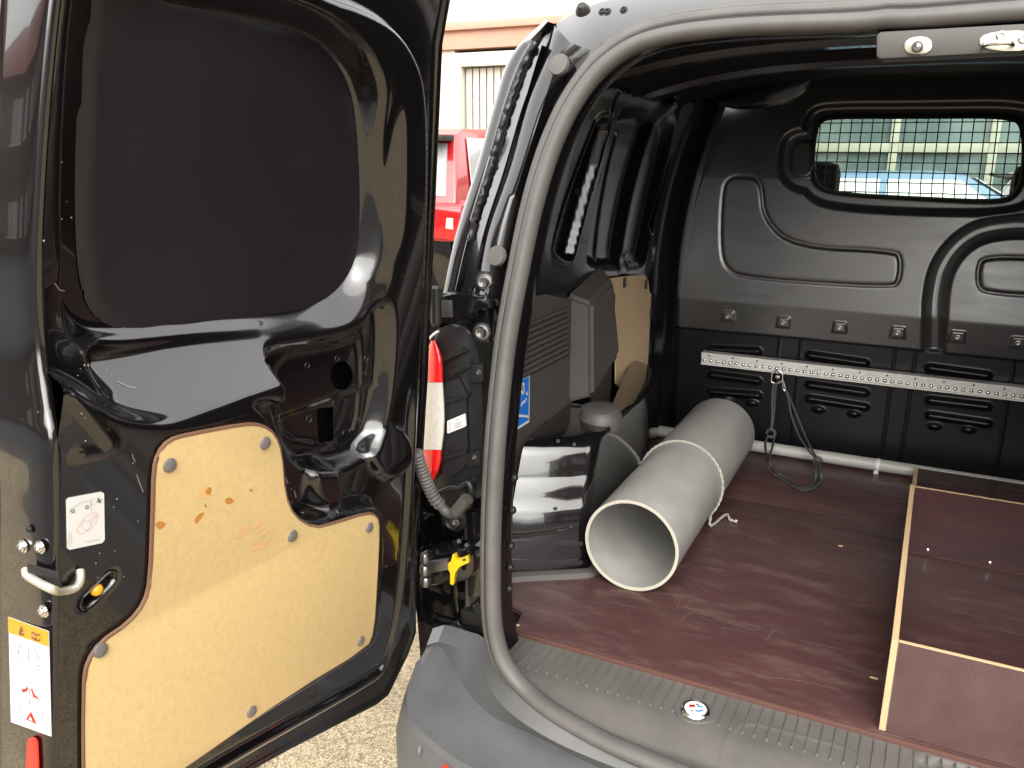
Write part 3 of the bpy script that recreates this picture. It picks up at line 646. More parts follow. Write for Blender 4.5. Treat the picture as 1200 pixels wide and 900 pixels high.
# roof lining, roof bow
loft('roof_lining', [np.array([(x, y, 1.95-.06*abs((x-XC)/.64)**3+(.0 if (i % 4) else -.018)) for x in np.linspace(XC-.64-.1*min(1, i/6), XC+.64+.1*min(1, i/6), 21)]) for i, y in enumerate(np.linspace(1.66, 3.22, 26))], 'roof_black', van)
rb = prism_px('roof_bow', chaikin([(838, 110), (900, 108), (922, 96), (934, 76), (950, 60), (1000, 52), (1200, 45), (1420, 40), (1420, 62), (1200, 66), (1020, 70), (968, 74), (952, 92), (938, 112), (908, 126), (842, 128)], 1), 3.02, .10, 'gloss_black_in', van, .01)
for p in ((996, 59),): lathe('plug', [(0, .006), (.011, .006), (.016, 0), (.016, -.004)], ony(p, 3.012), (0, -1, 0), 'rubber_black', rb, 14)
for y_ in (2.0, 2.45):                                      # roof bows
    sweep('roof_rib', [(x, y_, 1.928-.06*abs((x-XC)/.64)**3) for x in np.linspace(XC-.68, XC+.68, 24)], [(-.03, 0), (-.02, -.014), (.02, -.014), (.03, 0)], 'gloss_black_in', van, up=(0, 1, 0), pclosed=False)
# latch cover on the header
cov = prism_px('latch_cover', [(1027, 41), (1032, 37), (1330, 20), (1336, 25), (1336, 50), (1330, 54), (1032, 69), (1027, 66)], 1.60, .07, 'trim_grey_light', van, .004)
lab(cov, 'brown grey cover with bright latch plates under the roof edge')
for x0, x1, y0, y1 in ((1060, 1092, 44, 64), (1148, 1222, 37, 60)):
    pl = prism_px('latch_plate', chaikin([(x0, y0), (x1, y0-2), (x1, y1-1), (x0, y1)], 2), 1.597, .004, 'zinc', cov, .001)
    if x0 < 1100:
        lathe('pin', [(0, .03), (.006, .029), (.0085, .024), (.0075, .012), (.01, .004), (.011, 0)], ony((1076, 54), 1.598), (0, -1, -.15), 'chrome', pl, 16)
    else:
        tube('striker', [ony(p, y_) for p, y_ in (((1152, 55), 1.597), ((1153, 53), 1.575), ((1160, 51), 1.57), ((1180, 50), 1.57), ((1186, 51), 1.575), ((1188, 53), 1.597))], .0035, 'chrome', pl, 8)
        for p in ((1173, 42), (1199, 46)): screw('screw', ony(p, 1.597), (0, -1, 0), .007, 'chrome', pl)

# ---- dark plastic trim with vents
XT = -.93
trim_px = [(596, 338), (606, 333), (640, 345), (668, 352), (690, 345), (722, 345), (722, 500), (715, 560), (640, 600), (590, 700)]
tp = [onx(p, XT) for p in trim_px]; tp = [(XT, 1.62, 1.36)]+[(XT, q[1], q[2]) for q in tp[2:6]]+[(XT, 2.60, 1.0), (XT, 2.60, .6), (XT, 1.62, .6)]
trim = prism('side_trim', tp, (-.012, 0, 0), 'trim_grey', van, .003); lab(trim, 'dark grey plastic side trim with vent slots')
for k in range(9):
    z1 = 1.285-.022*k; a = onx((664, 362+6.3*k), XT); b_ = onx((606, 372+9.2*k), XT)
    sl = np.array([a, b_]); tubev = sweep('vent_slat', [(XT+.004, b_[1]-.05, a[2]), (XT+.004, a[1], a[2])], [(-.006, .001), (.002, .008), (.010, -.002), (.008, -.006), (-.006, -.009)], 'trim_grey', trim, up=(1, 0, 0), auto=30)
# moulded housing standing proud of the trim
ya = onx((668, 400), XT)[1]
YH = onx((726, 400), -.865)[1]; 
bm = bmesh.new()
P_ = [(-.95, ya, 1.30), (-.87, ya+.015, 1.275), (-.865, ya+.03, .985), (-.95, ya, .965)]
Q_ = [(-.95, YH+.02, 1.36), (-.885, YH-.02, 1.315), (-.86, YH, 1.08), (-.95, YH+.02, .98)]
A_ = [bm.verts.new(p) for p in P_]; B_ = [bm.verts.new(p) for p in Q_]; bm.faces.new(A_); bm.faces.new(B_[::-1])
for i in range(4): bm.faces.new((A_[i], B_[i], B_[(i+1) % 4], A_[(i+1) % 4]))
bmesh.ops.bevel(bm, geom=bm.edges[:], offset=.012, segments=3, affect='EDGES'); bobj('housing', bm, 'trim_grey', trim)
# blue sticker
st = [onx(p, XT+.0015) for p in ((602, 446), (621, 437), (620, 497), (600, 516))]; st = [(XT+.0015, q[1], q[2]) for q in st]
y0s, y1s = st[0][1]-.05, st[1][1]; z0s, z1s = st[3][2]+.02, st[1][2]
sk = prism('sticker', [(XT+.0015, y0s, z0s), (XT+.0015, y1s, z0s), (XT+.0015, y1s, z1s), (XT+.0015, y0s, z1s)], (-.001, 0, 0), 'white', trim); lab(sk, 'blue sticker with white border and white marks')
prism('print', [(XT+.0022, y0s+.008, z0s+.008), (XT+.0022, y1s-.006, z0s+.008), (XT+.0022, y1s-.006, z1s-.008), (XT+.0022, y0s+.008, z1s-.008)], (-.0005, 0, 0), 'blue', sk)
sp_ = lambda a, b_, l: (XT+.0028+l, y0s+a*(y1s-y0s), z0s+b_*(z1s-z0s))
ribbons('mark', [[(.3, .36), (.92, .14)], [(.62, .44), (.72, .52)], [(.74, .46), (.84, .54)]], .05, sp_, 'white', sk)
ribbons('mark', [circ(.68, .82, .05, 8), circ(.69, .72, .05, 8), circ(.86, .63, .02, 6)], .05, sp_, 'white', sk)
# ---- hardboard lining
hb = [onx(p, -.928) for p in ((716, 326), (740, 323), (756, 322), (760, 330), (761, 342), (765, 348), (766, 400), (764, 470), (762, 500), (757, 512), (744, 526), (742, 500), (742, 470), (722, 450), (722, 345))]
hl = prism('hardboard_lining', [(-.928, q[1], q[2]) for q in hb], (-.005, 0, 0), 'hardboard_in', van, .001); lab(hl, 'plain tan hardboard lining on the side wall')
for p in ((732, 331), (757, 333), (763, 368), (761, 450), (757, 508)):
    q = onx(p, -.925); box('clip', q, (.008, .016, .034), 'rubber_black', hl, .003)
# ---- wheel arch housing with a round cap
av = [(.60, 0), (.70, -.004), (.785, -.006), (.795, .002), (.83, .0135), (.868, .0262), (.871, .0286), (.876, .0292), (.925, .0455), (.945, .054), (.957, .07), (.965, .098), (.968, .14)]
def aplan(o, z, n=14):                                       # plan of the arch at one height: skewed rear face, rounded corner, straight flank
    by = 1.92+1.22*o; xr = -.735-.05*max(0, z-.8); r = .028
    bu = .005; pts = [(-.94, by+.25), (-.905, by-.70*.17), (-.86, by-.70*.125-bu*.8), (-.82, by-.70*.085-bu), (-.785, by-.70*.05-bu*.7)]
    a = np.array([xr, by]); d1 = np.array([-.82, -.57]); 
    p0 = a+d1*r; p2 = a+np.array([0, r])
    for t in np.linspace(0, 1, n): pts.append(tuple((1-t)**2*p0+2*t*(1-t)*a+t*t*p2))
    pts += [(xr, 2.35), (xr-.03, 2.62), (xr-.12, 2.8), (-.94, 2.85)]
    return np.array([(x, y, z) for x, y in pts])
rows_ = [aplan(o, z) for z, o in av]; c_ = rows_[-1].mean(0); rows_.append(rows_[-1]*.6+c_*.4+np.array([0, 0, .004])); rows_.append(rows_[-1]*.05+c_*.95)
arch = loft('wheel_arch', rows_, 'gloss_black', van, auto=50); lab(arch, 'glossy black wheel arch with a round cap')
def afront(x, o): return 1.92+1.22*o+.70*(x+.735)
for p, o in (((654, 517), .05), ((673, 521), .05), ((651, 596), -.006), ((669, 617), -.006)):
    q = onsurf(p, lambda q: q[1]-afront(q[0], o)); screw('plug', q, (.5, -.8, .2), .005, 'black_plastic', arch)
for z_, o in ((.712, -.004), (.655, -.002)):
    sweep('rib', [(-.96, afront(-.96, o), z_), (-.745, afront(-.745, o), z_-.02)], [(-.004, .006), (.004, .006), (.004, -.006), (-.004, -.006)], 'gloss_black', arch, up=(.57, -.82, 0))
cc = np.array([-.80, 2.20, .955]); cc = onz((704, 487), .98)
lathe('cap', [(0, .026), (.05, .026), (.056, .022), (.058, .006), (.061, .002), (.061, -.03)], cc, (0, -.05, 1), 'trim_grey_light', arch, 36)
for k, (p0, p1) in enumerate((((640, 497), (680, 468)), ((690, 466), (676, 474)))):
    q0, q1 = onz(p0, .958), onz(p1, .958); tube('seam', [q0, q1], .007, 'gloss_black', arch, 6)
sweep('base_strip', cr([(-.98, 1.735, .606), (-.86, 1.822, .606), (-.745, 1.898, .606), (-.722, 1.93, .606), (-.722, 2.0, .606), (-.722, 2.5, .606)], 6), [(-.006, .018), (.008, .014), (.012, .002), (.012, -.006), (.006, -.012), (-.006, -.014)], 'trim_grey_light', arch, up=(0, 0, 1))

# ---- load sill
def sill_h(U, V):
    h = -.004-.02*np.clip((1.455-V)/.08, 0, 1)**1.5
    for ln in sill_lines: h = h+.0022*np.exp(-(sdline(ln, U, V)/.0035)**2)
    h = h-.010*ss(sdpoly(sill_rec, U, V), .004)
    return h
sxy = lambda p: tuple(onz(p, .592)[:2])
sill_lines = [cr([sxy(p) for p in ((842, 915), (846, 880), (858, 855), (880, 846), (930, 858), (990, 875), (1004, 888), (1010, 915))], 5), cr([sxy(p) for p in ((1062, 925), (1066, 895), (1080, 881), (1110, 888), (1180, 905))], 5)]
sill_o = [(q[0], q[1]-.004) for q in half[::4] if q[2] < .60 and q[0] < XC]+[(-.73, 1.43), (-.768, 1.47), (-.785, 1.58), (.6, 1.58), (.6, 1.36)]
sill_o = [(.6, half[0][1]), (XC, half[0][1]-.004)]+sill_o[:-1]
sill_rec = [sxy(p) for p in ((1072, 925), (1078, 890), (1100, 888), (1240, 925), (1250, 950))]
sill = sheet('load_sill', np.arange(-.84, .62, .005), np.arange(1.27, 1.582, .005), lambda U, V: sdpoly(sill_o, U, V), sill_h, lambda U, V, Wd: np.stack([U, V, .592+Wd], -1), 'sill_grey', van)
lab(sill, 'ribbed grey plastic sill plate across the rear opening')
qa, qb = onz((632, 782), .59), onz((744, 828), .59); stp = (qb[0]-qa[0])/9.9
rme = None; k = -4
while True:
    x = qa[0]+stp*k; k += 1
    if x > .3: break
    if rme is None:
        bm = bmesh.new(); bm_box(bm, (0, 0, 0), (.0034, .098, .005), .0012, seg=1); bmesh.ops.create_icosphere(bm, subdivisions=1, radius=.0042, matrix=Matrix.Translation((0, -.05, .0004))); o = bobj('rib', bm, 'sill_grey', sill); rme = o.data
    else: o = link(bpy.data.objects.new('rib', rme), sill)
    yy = 1.522
    o.location = (x, yy, .5885)
bd = onz((815, 832), .59)
badge = lathe('badge', [(0, .004), (.023, .004), (.026, .0055), (.029, .004), (.031, 0)], bd, (0, 0, 1), 'chrome', sill, 28); lab(badge, 'small round badge with red and blue marks on the sill')
lathe('disc', [(0, .0048), (.0225, .0048), (.0225, .003)], bd, (0, 0, 1), 'white', badge, 24)
bpz = lambda a, b_, l: (bd[0]+a*.02, bd[1]+b_*.02, bd[2]+.0052+l)
ribbons('print', [[(-.6, -.2), (-.2, .4)], [(-.7, .2), (-.1, .1)]], .22, bpz, 'red', badge); ribbons('print', [[(.1, -.5), (.5, -.4), (.8, 0)], [(.1, .3), (.6, .4)]], .2, bpz, 'blue', badge); ribbons('print', [[(-.3, -.6), (-.1, -.7)], [(-.1, .6), (.2, .6)]], .18, bpz, 'ink', badge)
tube('badge_groove', [bd+np.array([.043*math.cos(a), .043*math.sin(a), .0]) for a in np.linspace(-2.9, -.3, 20)], .0025, 'sill_grey', sill, 6)

# ---- bumper
def rowz(px, z, n=44): zz = z if hasattr(z, '__len__') else [z]*len(px); return resample(cr([onz(p, q) for p, q in zip(px, zz)], 6), n)
B0 = rowz([(500, 756), (515, 752), (540, 760), (560, 768), (568, 790), (576, 810), (594, 832), (622, 853), (664, 876), (728, 902), (800, 928), (1200, 1060)], [.54, .545, .565, .575, .572, .568, .562, .555, .55, .548, .545, .545])
B1 = rowz([(499, 760), (515, 756), (533, 785), (551, 815), (563, 828), (583, 843), (612, 856), (644, 870), (692, 895), (740, 915), (800, 938), (1200, 1075)], [.53, .525, .515, .508, .506, .505, .505, .505, .505, .505, .505, .505])
B2 = rowz([(494, 770), (492, 790), (497, 815), (506, 840), (522, 855), (545, 868), (580, 882), (620, 898), (670, 918), (730, 940), (800, 965), (1200, 1105)], [.515, .5, .488, .482, .482, .484, .486, .488, .488, .488, .488, .488])
B3 = rowz([(488, 775), (478, 805), (477, 828), (484, 845), (500, 862), (521, 879), (545, 895), (590, 915), (650, 940), (720, 965), (800, 990), (1200, 1130)], [.51, .495, .485, .482, .480, .480, .482, .484, .484, .484, .484, .484])
out_ = lambda d, z: np.array([(q[0]-d*max(0, (-.80-q[0]))/.25, q[1]-d*.7, z if zi is None else zi) for q, zi in zip(B3, [None]*len(B3))])
B4 = out_(.012, .468); B5 = out_(.03, .40); B6 = out_(.03, .22)
Bx = B0+np.array([0, .03, .03])
bmp = loft('bumper', [Bx, B0, B1, B2, B3, B4, B5, B6], 'bumper_grey', van, auto=16); lab(bmp, 'grey textured plastic rear bumper with scuffs')
for p, z in (((545, 779), .53),): lathe('fastener', [(0, .004), (.006, .004), (.008, .002), (.013, .003), (.015, 0), (.016, -.004)], onz(p, z), (-.1, -.75, .6), 'bumper_grey', bmp, 18)
lathe('fastener', [(0, .004), (.01, .004), (.012, .001), (.016, .0015), (.017, -.004)], onsurf((491, 878), lambda q: q[2]-.44), (-.9, -.5, .1), 'bumper_grey', bmp, 18)
rp = [onz(p, .43) for p in ((515, 889), (536, 893), (580, 925), (580, 950), (520, 910))]
q0 = onsurf((517, 893), lambda q: q[1]-(B5[24][1])); 
kk = [i for i in range(len(B3)) if -.80 < B3[i][0] < -.55]
rr = np.array([B4[i] for i in kk]); loft('reflector', [rr+np.array([0, -.006, -.006]), rr+np.array([0, -.016, -.012]), rr+np.array([0, -.022, -.045]), rr+np.array([0, -.012, -.055])], 'red_bright', bmp)

# ---- rear corner: pocket, tail lamp, hinges, check strap, cable
pk = sheet('lamp_pocket', np.arange(-1.12, -.86, .006), np.arange(.50, 1.52, .006), lambda U, V: np.maximum(np.abs(U+1.0)-.125, np.abs(V-1.01)-.49),
    lambda U, V: .02*np.exp(-((V-.70)/.012)**2)+.015*np.exp(-((U+.94)/.012)**2)*(V < .72)+.02*np.exp(-((U+.985)/.01)**2)*(V < .8)+.012*np.sin(V*22)*np.cos(U*31)+.03*ss(np.hypot(U+.93, V-.86)-.05, .02)-.06*ss(np.hypot(U+.88, V-.77)-.035, .01),
    lambda U, V, Wd: np.stack([U, 1.665-Wd, V], -1), 'gloss_black', van)
box('ledge', ony((537, 735), 1.63), (.16, .03, .03), 'gloss_black', pk, .006); 
for p in ((533, 731),): screw('plug', ony(p, 1.612), (0, -1, .2), .008, 'rubber_black', pk)
lamp = empty('tail_lamp'); lamp.parent = van
prism_px('housing', chaikin([(506, 392), (520, 381), (545, 379), (556, 400), (562, 425), (565, 450), (566, 520), (562, 560), (545, 600), (520, 604), (505, 590), (502, 480)], 2), 1.565, .09, 'black_plastic', lamp, .008)
prism_px('rear_cover', chaikin([(514, 450), (545, 440), (548, 520), (548, 545), (530, 560), (513, 555)], 1), 1.553, .02, 'black_plastic', lamp, .004)
for px in (((514, 418), (540, 408), (546, 412), (520, 424)), ((524, 434), (550, 424), (552, 430), (527, 442)), ((515, 470), (548, 462), (548, 466), (516, 475)), ((516, 536), (546, 527), (546, 531), (517, 541)), ((518, 572), (556, 560), (556, 566), (520, 580))):
    prism_px('rib', px, 1.545, .02, 'black_plastic', lamp, .002)
for px, bp_ in ((((548, 428), (566, 426), (566, 447), (548, 450)), (565, 436)), (((546, 532), (562, 528), (562, 545), (546, 548)), (560, 536))):
    t_ = prism_px('mount_tab', px, 1.55, .03, 'black_plastic', lamp, .003); screw('bolt', ony((bp_[0]-4, bp_[1]), 1.548), (0, -1, 0), .006, 'steel', lamp)
lb = prism_px('label', [(524, 494), (525, 493), (544, 485), (545, 486), (546, 499), (545, 500), (525, 508), (524, 507)], 1.5475, .004, 'white', lamp)
la_ = ony((524, 508), 1.547); lu_ = ony((545, 500), 1.547)-la_; lv_ = ony((524, 494), 1.547)-la_
lp_ = lambda a, b_, l: la_+lu_*a+lv_*b_+np.array([0, -l-.0006, 0])
ribbons('print', [[(.1, .8), (.3, .8)], [(.5, .82), (.7, .82)], [(.1, .6), (.25, .6)], [(.1, .4), (.22, .4)], [(.1, .2), (.25, .2)], [(.4, .55), (.85, .55)], [(.4, .38), (.8, .38)], [(.4, .2), (.85, .2)]], .09, lp_, 'ink_grey', lb)
def lens(name, rows, m):                                      # curved skin wrapping the corner
    R_ = []
    for y, xl, xr_ in rows:
        R_.append([ony((xl-6, y), 1.60)+np.array([-.01, .05, 0]), ony((xl, y), 1.56), ony(((xl+xr_)/2-1, y), 1.53), ony((xr_-2, y), 1.522), ony((xr_, y), 1.53), ony((xr_+.5, y), 1.57)])
    return loft(name, R_, m, lamp, auto=180)
lens('lens', [(399, 505, 510), (408, 501, 514), (420, 499, 518), (435, 497, 519), (448, 496, 519)], 'lens_red'); 
lens('lens', [(448.4, 496, 519), (470, 494, 520.5), (490, 493, 521), (510, 492.5, 520), (527, 492, 518)], 'lens_white')
lens('lens', [(527.4, 492, 518), (540, 492, 517), (552, 494, 514), (562, 500, 509)], 'lens_red')
ls = [o for o in lamp.children if o.name.startswith('lens')]
for o, s_ in zip(ls, ('upper red segment of the lens', 'clear middle segment of the lens', 'lower red segment of the lens')): lab(o, s_)
tube('wire', [ony(p, 1.54) for p in ((498, 402), (503, 397), (508, 392), (514, 388))], .003, 'white_dirty', lamp, 6)
# upper hinge
hg = empty('door_hinge'); hg.parent = van; lab(hg, 'upper door hinge with two bolts')
prism_px('leaf', [(556, 318), (577, 318), (574, 402), (556, 398)], 1.535, .02, 'gloss_black', hg, .004)
prism_px('arm', chaikin([(512, 346), (520, 344), (565, 347), (574, 352), (574, 364), (540, 366), (538, 381), (512, 379)], 1), 1.50, .05, 'gloss_black', hg, .006)
prism_px('recess', [(517, 352), (529, 352), (530, 372), (517, 372)], 1.497, .01, 'steel', hg, .001)
lathe('hinge_pin', [(0, .03), (.008, .03), (.012, .026), (.012, -.05), (.008, -.054), (0, -.054)], ony((511, 352), 1.50), (0, 0, 1), 'black_plastic', hg, 14)
for p in ((568, 330), (565, 389)): screw('bolt', ony(p, 1.53), (.1, -1, 0), .017, 'steel', hg); lathe('washer', [(.017, .004), (.021, .003), (.022, 0)], ony(p, 1.533), (.1, -1, 0), 'black_plastic', hg, 18)
# lower hinge
hg2 = empty('door_hinge'); hg2.parent = van; lab(hg2, 'lower door hinge above the bumper')
prism_px('arm', chaikin([(490, 648), (505, 644), (548, 642), (556, 650), (554, 678), (530, 684), (492, 688)], 1), 1.52, .05, 'gloss_black', hg2, .006)
for p, r_ in (((498, 654), .010), ((498, 668), .012), ((499, 681), .013)):
    lathe('hinge_pin', [(0, .012), (r_*.8, .012), (r_, .006), (r_, -.006), (r_*.8, -.012), (0, -.012)], ony(p, 1.50), (0, 0, 1), 'steel', hg2, 14)
prism_px('leaf', [(546, 600), (566, 600), (566, 700), (548, 700)], 1.56, .03, 'gloss_black', hg2, .004)
for p in ((534, 612), (538, 634), (547, 639)): screw('bolt', ony(p, 1.53), (0, -1, 0), .010 if p[1] < 620 else .006, 'steel', hg2)
# door check strap with its yellow clip
ck = empty('door_check'); ck.parent = van; lab(ck, 'door check strap with a yellow clip')
prism_px('strap', [(495, 660), (525, 655), (525, 668), (495, 674)], 1.495, .012, 'steel', ck, .002)
prism_px('clip', [(530, 650), (533, 649), (534, 656), (538, 656), (548, 651), (549, 660), (538, 664), (537, 667), (533, 671), (532, 684), (530, 686), (527, 684), (528, 671), (525, 668), (525, 660), (529, 658)], 1.483, .010, 'yellow', ck, .001)
prism_px('hole', [(542, 655), (546, 654), (546, 657), (542, 658)], 1.4825, .003, 'ink', ck)
prism_px('tag', [(480, 649), (486, 648), (486, 666), (480, 667)], 1.49, .01, 'yellow', ck, .001)
# corrugated cable sleeve
cb = empty('cable_sleeve'); cb.parent = van; lab(cb, 'corrugated grey cable sleeve between body and door')
cpath = cr([ony(p, y_) for p, y_ in (((488, 530), 1.44), ((494, 550), 1.46), ((502, 570), 1.48), ((510, 585), 1.49), ((517, 593), 1.50))], 14)
cpath = resample(cpath, 97); tube('sleeve', cpath, [.0125+.0028*math.sin(i*math.pi/3) for i in range(97)], 'rubber', cb, 14)
tube('boot', cr([ony(p, y_) for p, y_ in (((514, 588), 1.495), ((521, 598), 1.50), ((530, 602), 1.50), ((538, 596), 1.50), ((548, 584), 1.50))], 5), [.0115]*12+[.015]*9, 'trim_grey_light', cb, 10)
for p, r_ in (((533, 609), .03), ((545, 572), .024)):
    lathe('grommet', [(0, .02), (.3*r_, .02), (.45*r_, .012), (.6*r_, .016), (.8*r_, .006), (r_, 0), (r_, -.03)], ony(p, 1.56), (.1, -1, .1), 'black_plastic', cb, 18)
tube('cable', cr([ony(p, 1.53) for p in ((515, 577), (528, 571), (538, 572), (548, 566), (553, 575), (548, 590))], 6), .007, 'black_plastic', cb, 8)

# ================================================================== THE OPEN REAR DOOR
PD = onz((497, 750), .55); DEL = math.radians(3.5)
DD = np.array([math.sin(DEL), math.cos(DEL), 0]); DN = np.array([math.cos(DEL), -math.sin(DEL), 0])
def lean(v): q = v-.55; return .09*q+.05*q*np.abs(q)
def dpos(U, V, Wd): return PD+np.asarray(U)[..., None]*DD+(np.asarray(Wd)+lean(np.asarray(V)))[..., None]*DN+(np.asarray(V)-PD[2])[..., None]*np.array([0, 0, 1.])
def duv(p, w=0): q = onsurf(p, lambda q: (q-PD)@DN-lean(q[2])-w, .2, 4); return ((q-PD)@DD, q[2])
def dpt(p, w=0): u, v = duv(p, w); return dpos(u, v, w)
def P(px, w=0, it=0, closed=True): a = [duv(p, w_) for p, w_ in zip(px, w if hasattr(w, '__len__') else [w]*len(px))]; return chaikin(a, it, closed) if it else np.array(a)
ridge_px = [(78, -60), (70, 0), (60, 100), (53, 200), (49, 300), (52, 400), (61, 478), (67, 520), (69, 600), (67, 760), (65, 900), (64, 1020)]
LOWH = .048; HW = LOWH+.0075
ridge_w = [0, 0, 0, 0, 0, 0, LOWH*.6, LOWH, LOWH, LOWH, LOWH, LOWH]
outl = P(ridge_px+[(150, 1010), (230, 955), (320, 900), (350, 883), (452, 829), (465, 818), (488, 770), (497, 745), (499, 640), (505, 560), (512, 450), (518, 330), (523, 230), (528, 130), (532, 50), (541, 0), (552, -60)], ridge_w+[0]*17)
inner = P([(-200, -120), (300, -60), (380, -8), (430, 8), (470, 32), (494, 72), (503, 110), (505, 200), (502, 300), (496, 420), (489, 560), (480, 680), (470, 740), (455, 788), (437, 806), (283, 893), (200, 945), (64, 1040), (-200, 1100)], 0, 2)
window = P([(104, -40), (92, 60), (84, 200), (84, 300), (92, 368), (112, 402), (150, 414), (220, 408), (320, 396), (385, 386), (425, 362), (449, 318), (456, 250), (455, 150), (448, 95), (425, 52), (385, 22), (330, 4), (260, -8), (180, -28)], 0, 3)
lower = P([(0, 455), (70, 440), (112, 462), (150, 488), (190, 490), (283, 466), (312, 476), (328, 505), (336, 560), (348, 600), (378, 610), (440, 588), (456, 600), (452, 700), (446, 752), (425, 772), (230, 893), (0, 1040)], LOWH, 2)
shelf = P([(120, 412), (200, 404), (300, 398), (335, 398), (335, 440), (318, 474), (283, 464), (190, 488), (150, 484), (125, 450)], 0, 2)
pocket = P([(318, 414), (345, 404), (395, 398), (430, 388), (452, 350), (462, 372), (458, 450), (448, 505), (430, 535), (385, 552), (350, 545), (334, 510), (318, 462)], 0, 2)
plate = P([(340, 412), (430, 398), (440, 400), (440, 480), (430, 520), (372, 524), (345, 505)], 0, 1)
boss = P([(428, 528), (446, 508), (459, 496), (474, 506), (480, 530), (470, 552), (452, 562), (436, 552)], 0, 2)
boss2 = P([(362, 582), (366, 548), (376, 541), (392, 543), (402, 566), (398, 590), (380, 600)], .01, 2)
Lmark = P([(88, 466), (128, 516), (132, 524), (124, 530), (92, 535)], LOWH, 0)
knob_c = P([(104, 704), (128, 680)], LOWH)
hole1 = P([(405+13*math.cos(a), 441+17*math.sin(a)) for a in np.linspace(0, 6.283, 20, endpoint=False)], -.03)
hole2 = P([(379, 481), (398, 478), (398, 517), (380, 521)], -.03)
hole3 = P([(306, 419), (324, 418), (324, 424), (306, 425)], -.01)
def dheight(U, V):
    h = np.zeros_like(U)
    dW = sdpoly(window, U, V); dI = sdpoly(inner, U, V); dL = sdpoly(lower, U, V); dS = sdpoly(shelf, U, V); dP = sdpoly(pocket, U, V)
    # left and top of the window frame roll gently into the recess
    rW = .0125+.020*ss(V-VB, .05); fl_ = ss(dW+(rW-.0125)*.5, rW); h = h*(1-fl_)-.062*fl_
    # the jamb beside the window slopes in towards the glass
    jm = ss(-(U-UJ-.012), .03)*ss(-(V-VJ), .05)*ss(V-VT, .06)*(1-fl_); h -= .034*jm*np.clip(1-dW/.055, 0, 1)
    # broad bright fillet under the window
    h -= .022*ss(dW-.03, .03)*(1-fl_)*ss(V-1.52, .06)
    # the thicker lower half of the door
    lowm = ss(dL, .011); h += LOWH*lowm
    # the sloping shelf between the two
    tS = np.clip((VS1-V)/(VS1-VS0), 0, 1); hs_ = -.05+(LOWH+.045)*tS**1.2; k = ss(dS-.004, .012)*(1-.7*fl_); h = h*(1-k)+hs_*k
    k = ss(dP, .012); h = h*(1-k)-.034*k
    k = ss(sdpoly(plate, U, V), .004); h += -.006*k*ss(dP+.02, .01)
    v0 = duv((390, 478))[1]; h -= .006*ss(V-v0, .006)*ss(dP+.012, .006)
    bz = sdpoly(boss, U, V); bt = np.clip((duv((455, 495))[1]-V)/.09, 0, 1); h += (.002+.020*bt)*ss(bz, .005)
    bz = sdpoly(boss2, U, V); h += .022*ss(bz, .012)
    h += .005*np.exp(-(sdline(Lmark, U, V)/.0055)**2)
    h -= .02*ss(sdline(knob_c, U, V)-.0085, .003)
    # ridges of the hinge side and the outer flange
    k = ss(-dI, .006); h = h*(1-k)-.03*k
    h += .006*np.exp(-((dI+.020)/.006)**2)*ss(V-1.2, .05)
    h -= .010*np.exp(-((dI+.034)/.006)**2)*ss(V-1.2, .05)
    k = ss(sdpoly(outl, U, V)+.012, .003)                     # hem of the outer skin
    h += .006*(1-k)*ss(-dI, .006)
    return h
hol = lambda U, V: np.maximum(sdpoly(outl, U, V), -np.minimum(np.minimum(sdpoly(hole1, U, V), sdpoly(hole2, U, V)), sdpoly(hole3, U, V)))
umin, umax, vmin, vmax = outl[:, 0].min(), outl[:, 0].max(), outl[:, 1].min(), min(outl[:, 1].max(), 2.02)
def dfull(U, V): return np.maximum(hol(U, V), V-2.0)
UJ = duv((447, 200))[0]; VJ = duv((450, 290))[1]; VT = duv((455, 105))[1]
VB = duv((250, 370))[1]
VS1, VS0 = duv((240, 402))[1], duv((240, 470))[1]
door = sheet('rear_door', np.arange(umin-.004, umax+.004, .0030), np.arange(vmin-.004, vmax, .0030), dfull, dheight, dpos, 'gloss_black', van, soft=3)
lab(door, 'open black rear door showing its pressed inner panel')
def dh1(u, v): return float(dheight(np.array([[u]]), np.array([[v]]))[0, 0])
def dsf(p, off=0):                                          # where a sight line meets the pressed surface
    w = 0.0
    for _ in range(6): u, v = duv(p, w+off); w = .5*w+.5*dh1(u, v) if _ > 2 else dh1(u, v)
    return dpos(u, v, w+off)
# flat blanking sheet where a window would be
bl_o = chaikin([duv(p, -.058) for p in ((112, -60), (99, 40), (91, 150), (89, 280), (97, 350), (118, 380), (165, 390), (260, 382), (350, 372), (398, 358), (428, 325), (440, 280), (446, 190), (443, 120), (425, 75), (385, 42), (330, 22), (250, 2), (170, -20))], 2)
sheet('blanking_sheet', np.arange(bl_o[:, 0].min(), bl_o[:, 0].max()+.01, .01), np.arange(bl_o[:, 1].min(), 2.0, .01), lambda U, V: np.maximum(sdpoly(bl_o, U, V), V-1.97), lambda U, V: -.0575+.0025*np.sin(U*3+1)*np.sin(V*4)-.003*ss(-sdpoly(bl_o, U, V)-.008, .004), dpos, 'blank_black', door)
# outer skin and rim
oc = [q for q in outl]; oc = resample(np.concatenate([oc, oc[:1]]), 160)
sk_rows = [np.array([dpos(u, min(v, 2.0), w) for u, v in oc]) for w in (-.026, -.05, -.075)]
loft('rim', sk_rows, 'gloss_black', door); n_ = len(oc)-1
mobj('outer_skin', [dpos(u*1.0, min(v, 2.0), -.075) for u, v in oc[:-1]], [tuple(range(n_))], 'gloss_black', door, smooth=False)
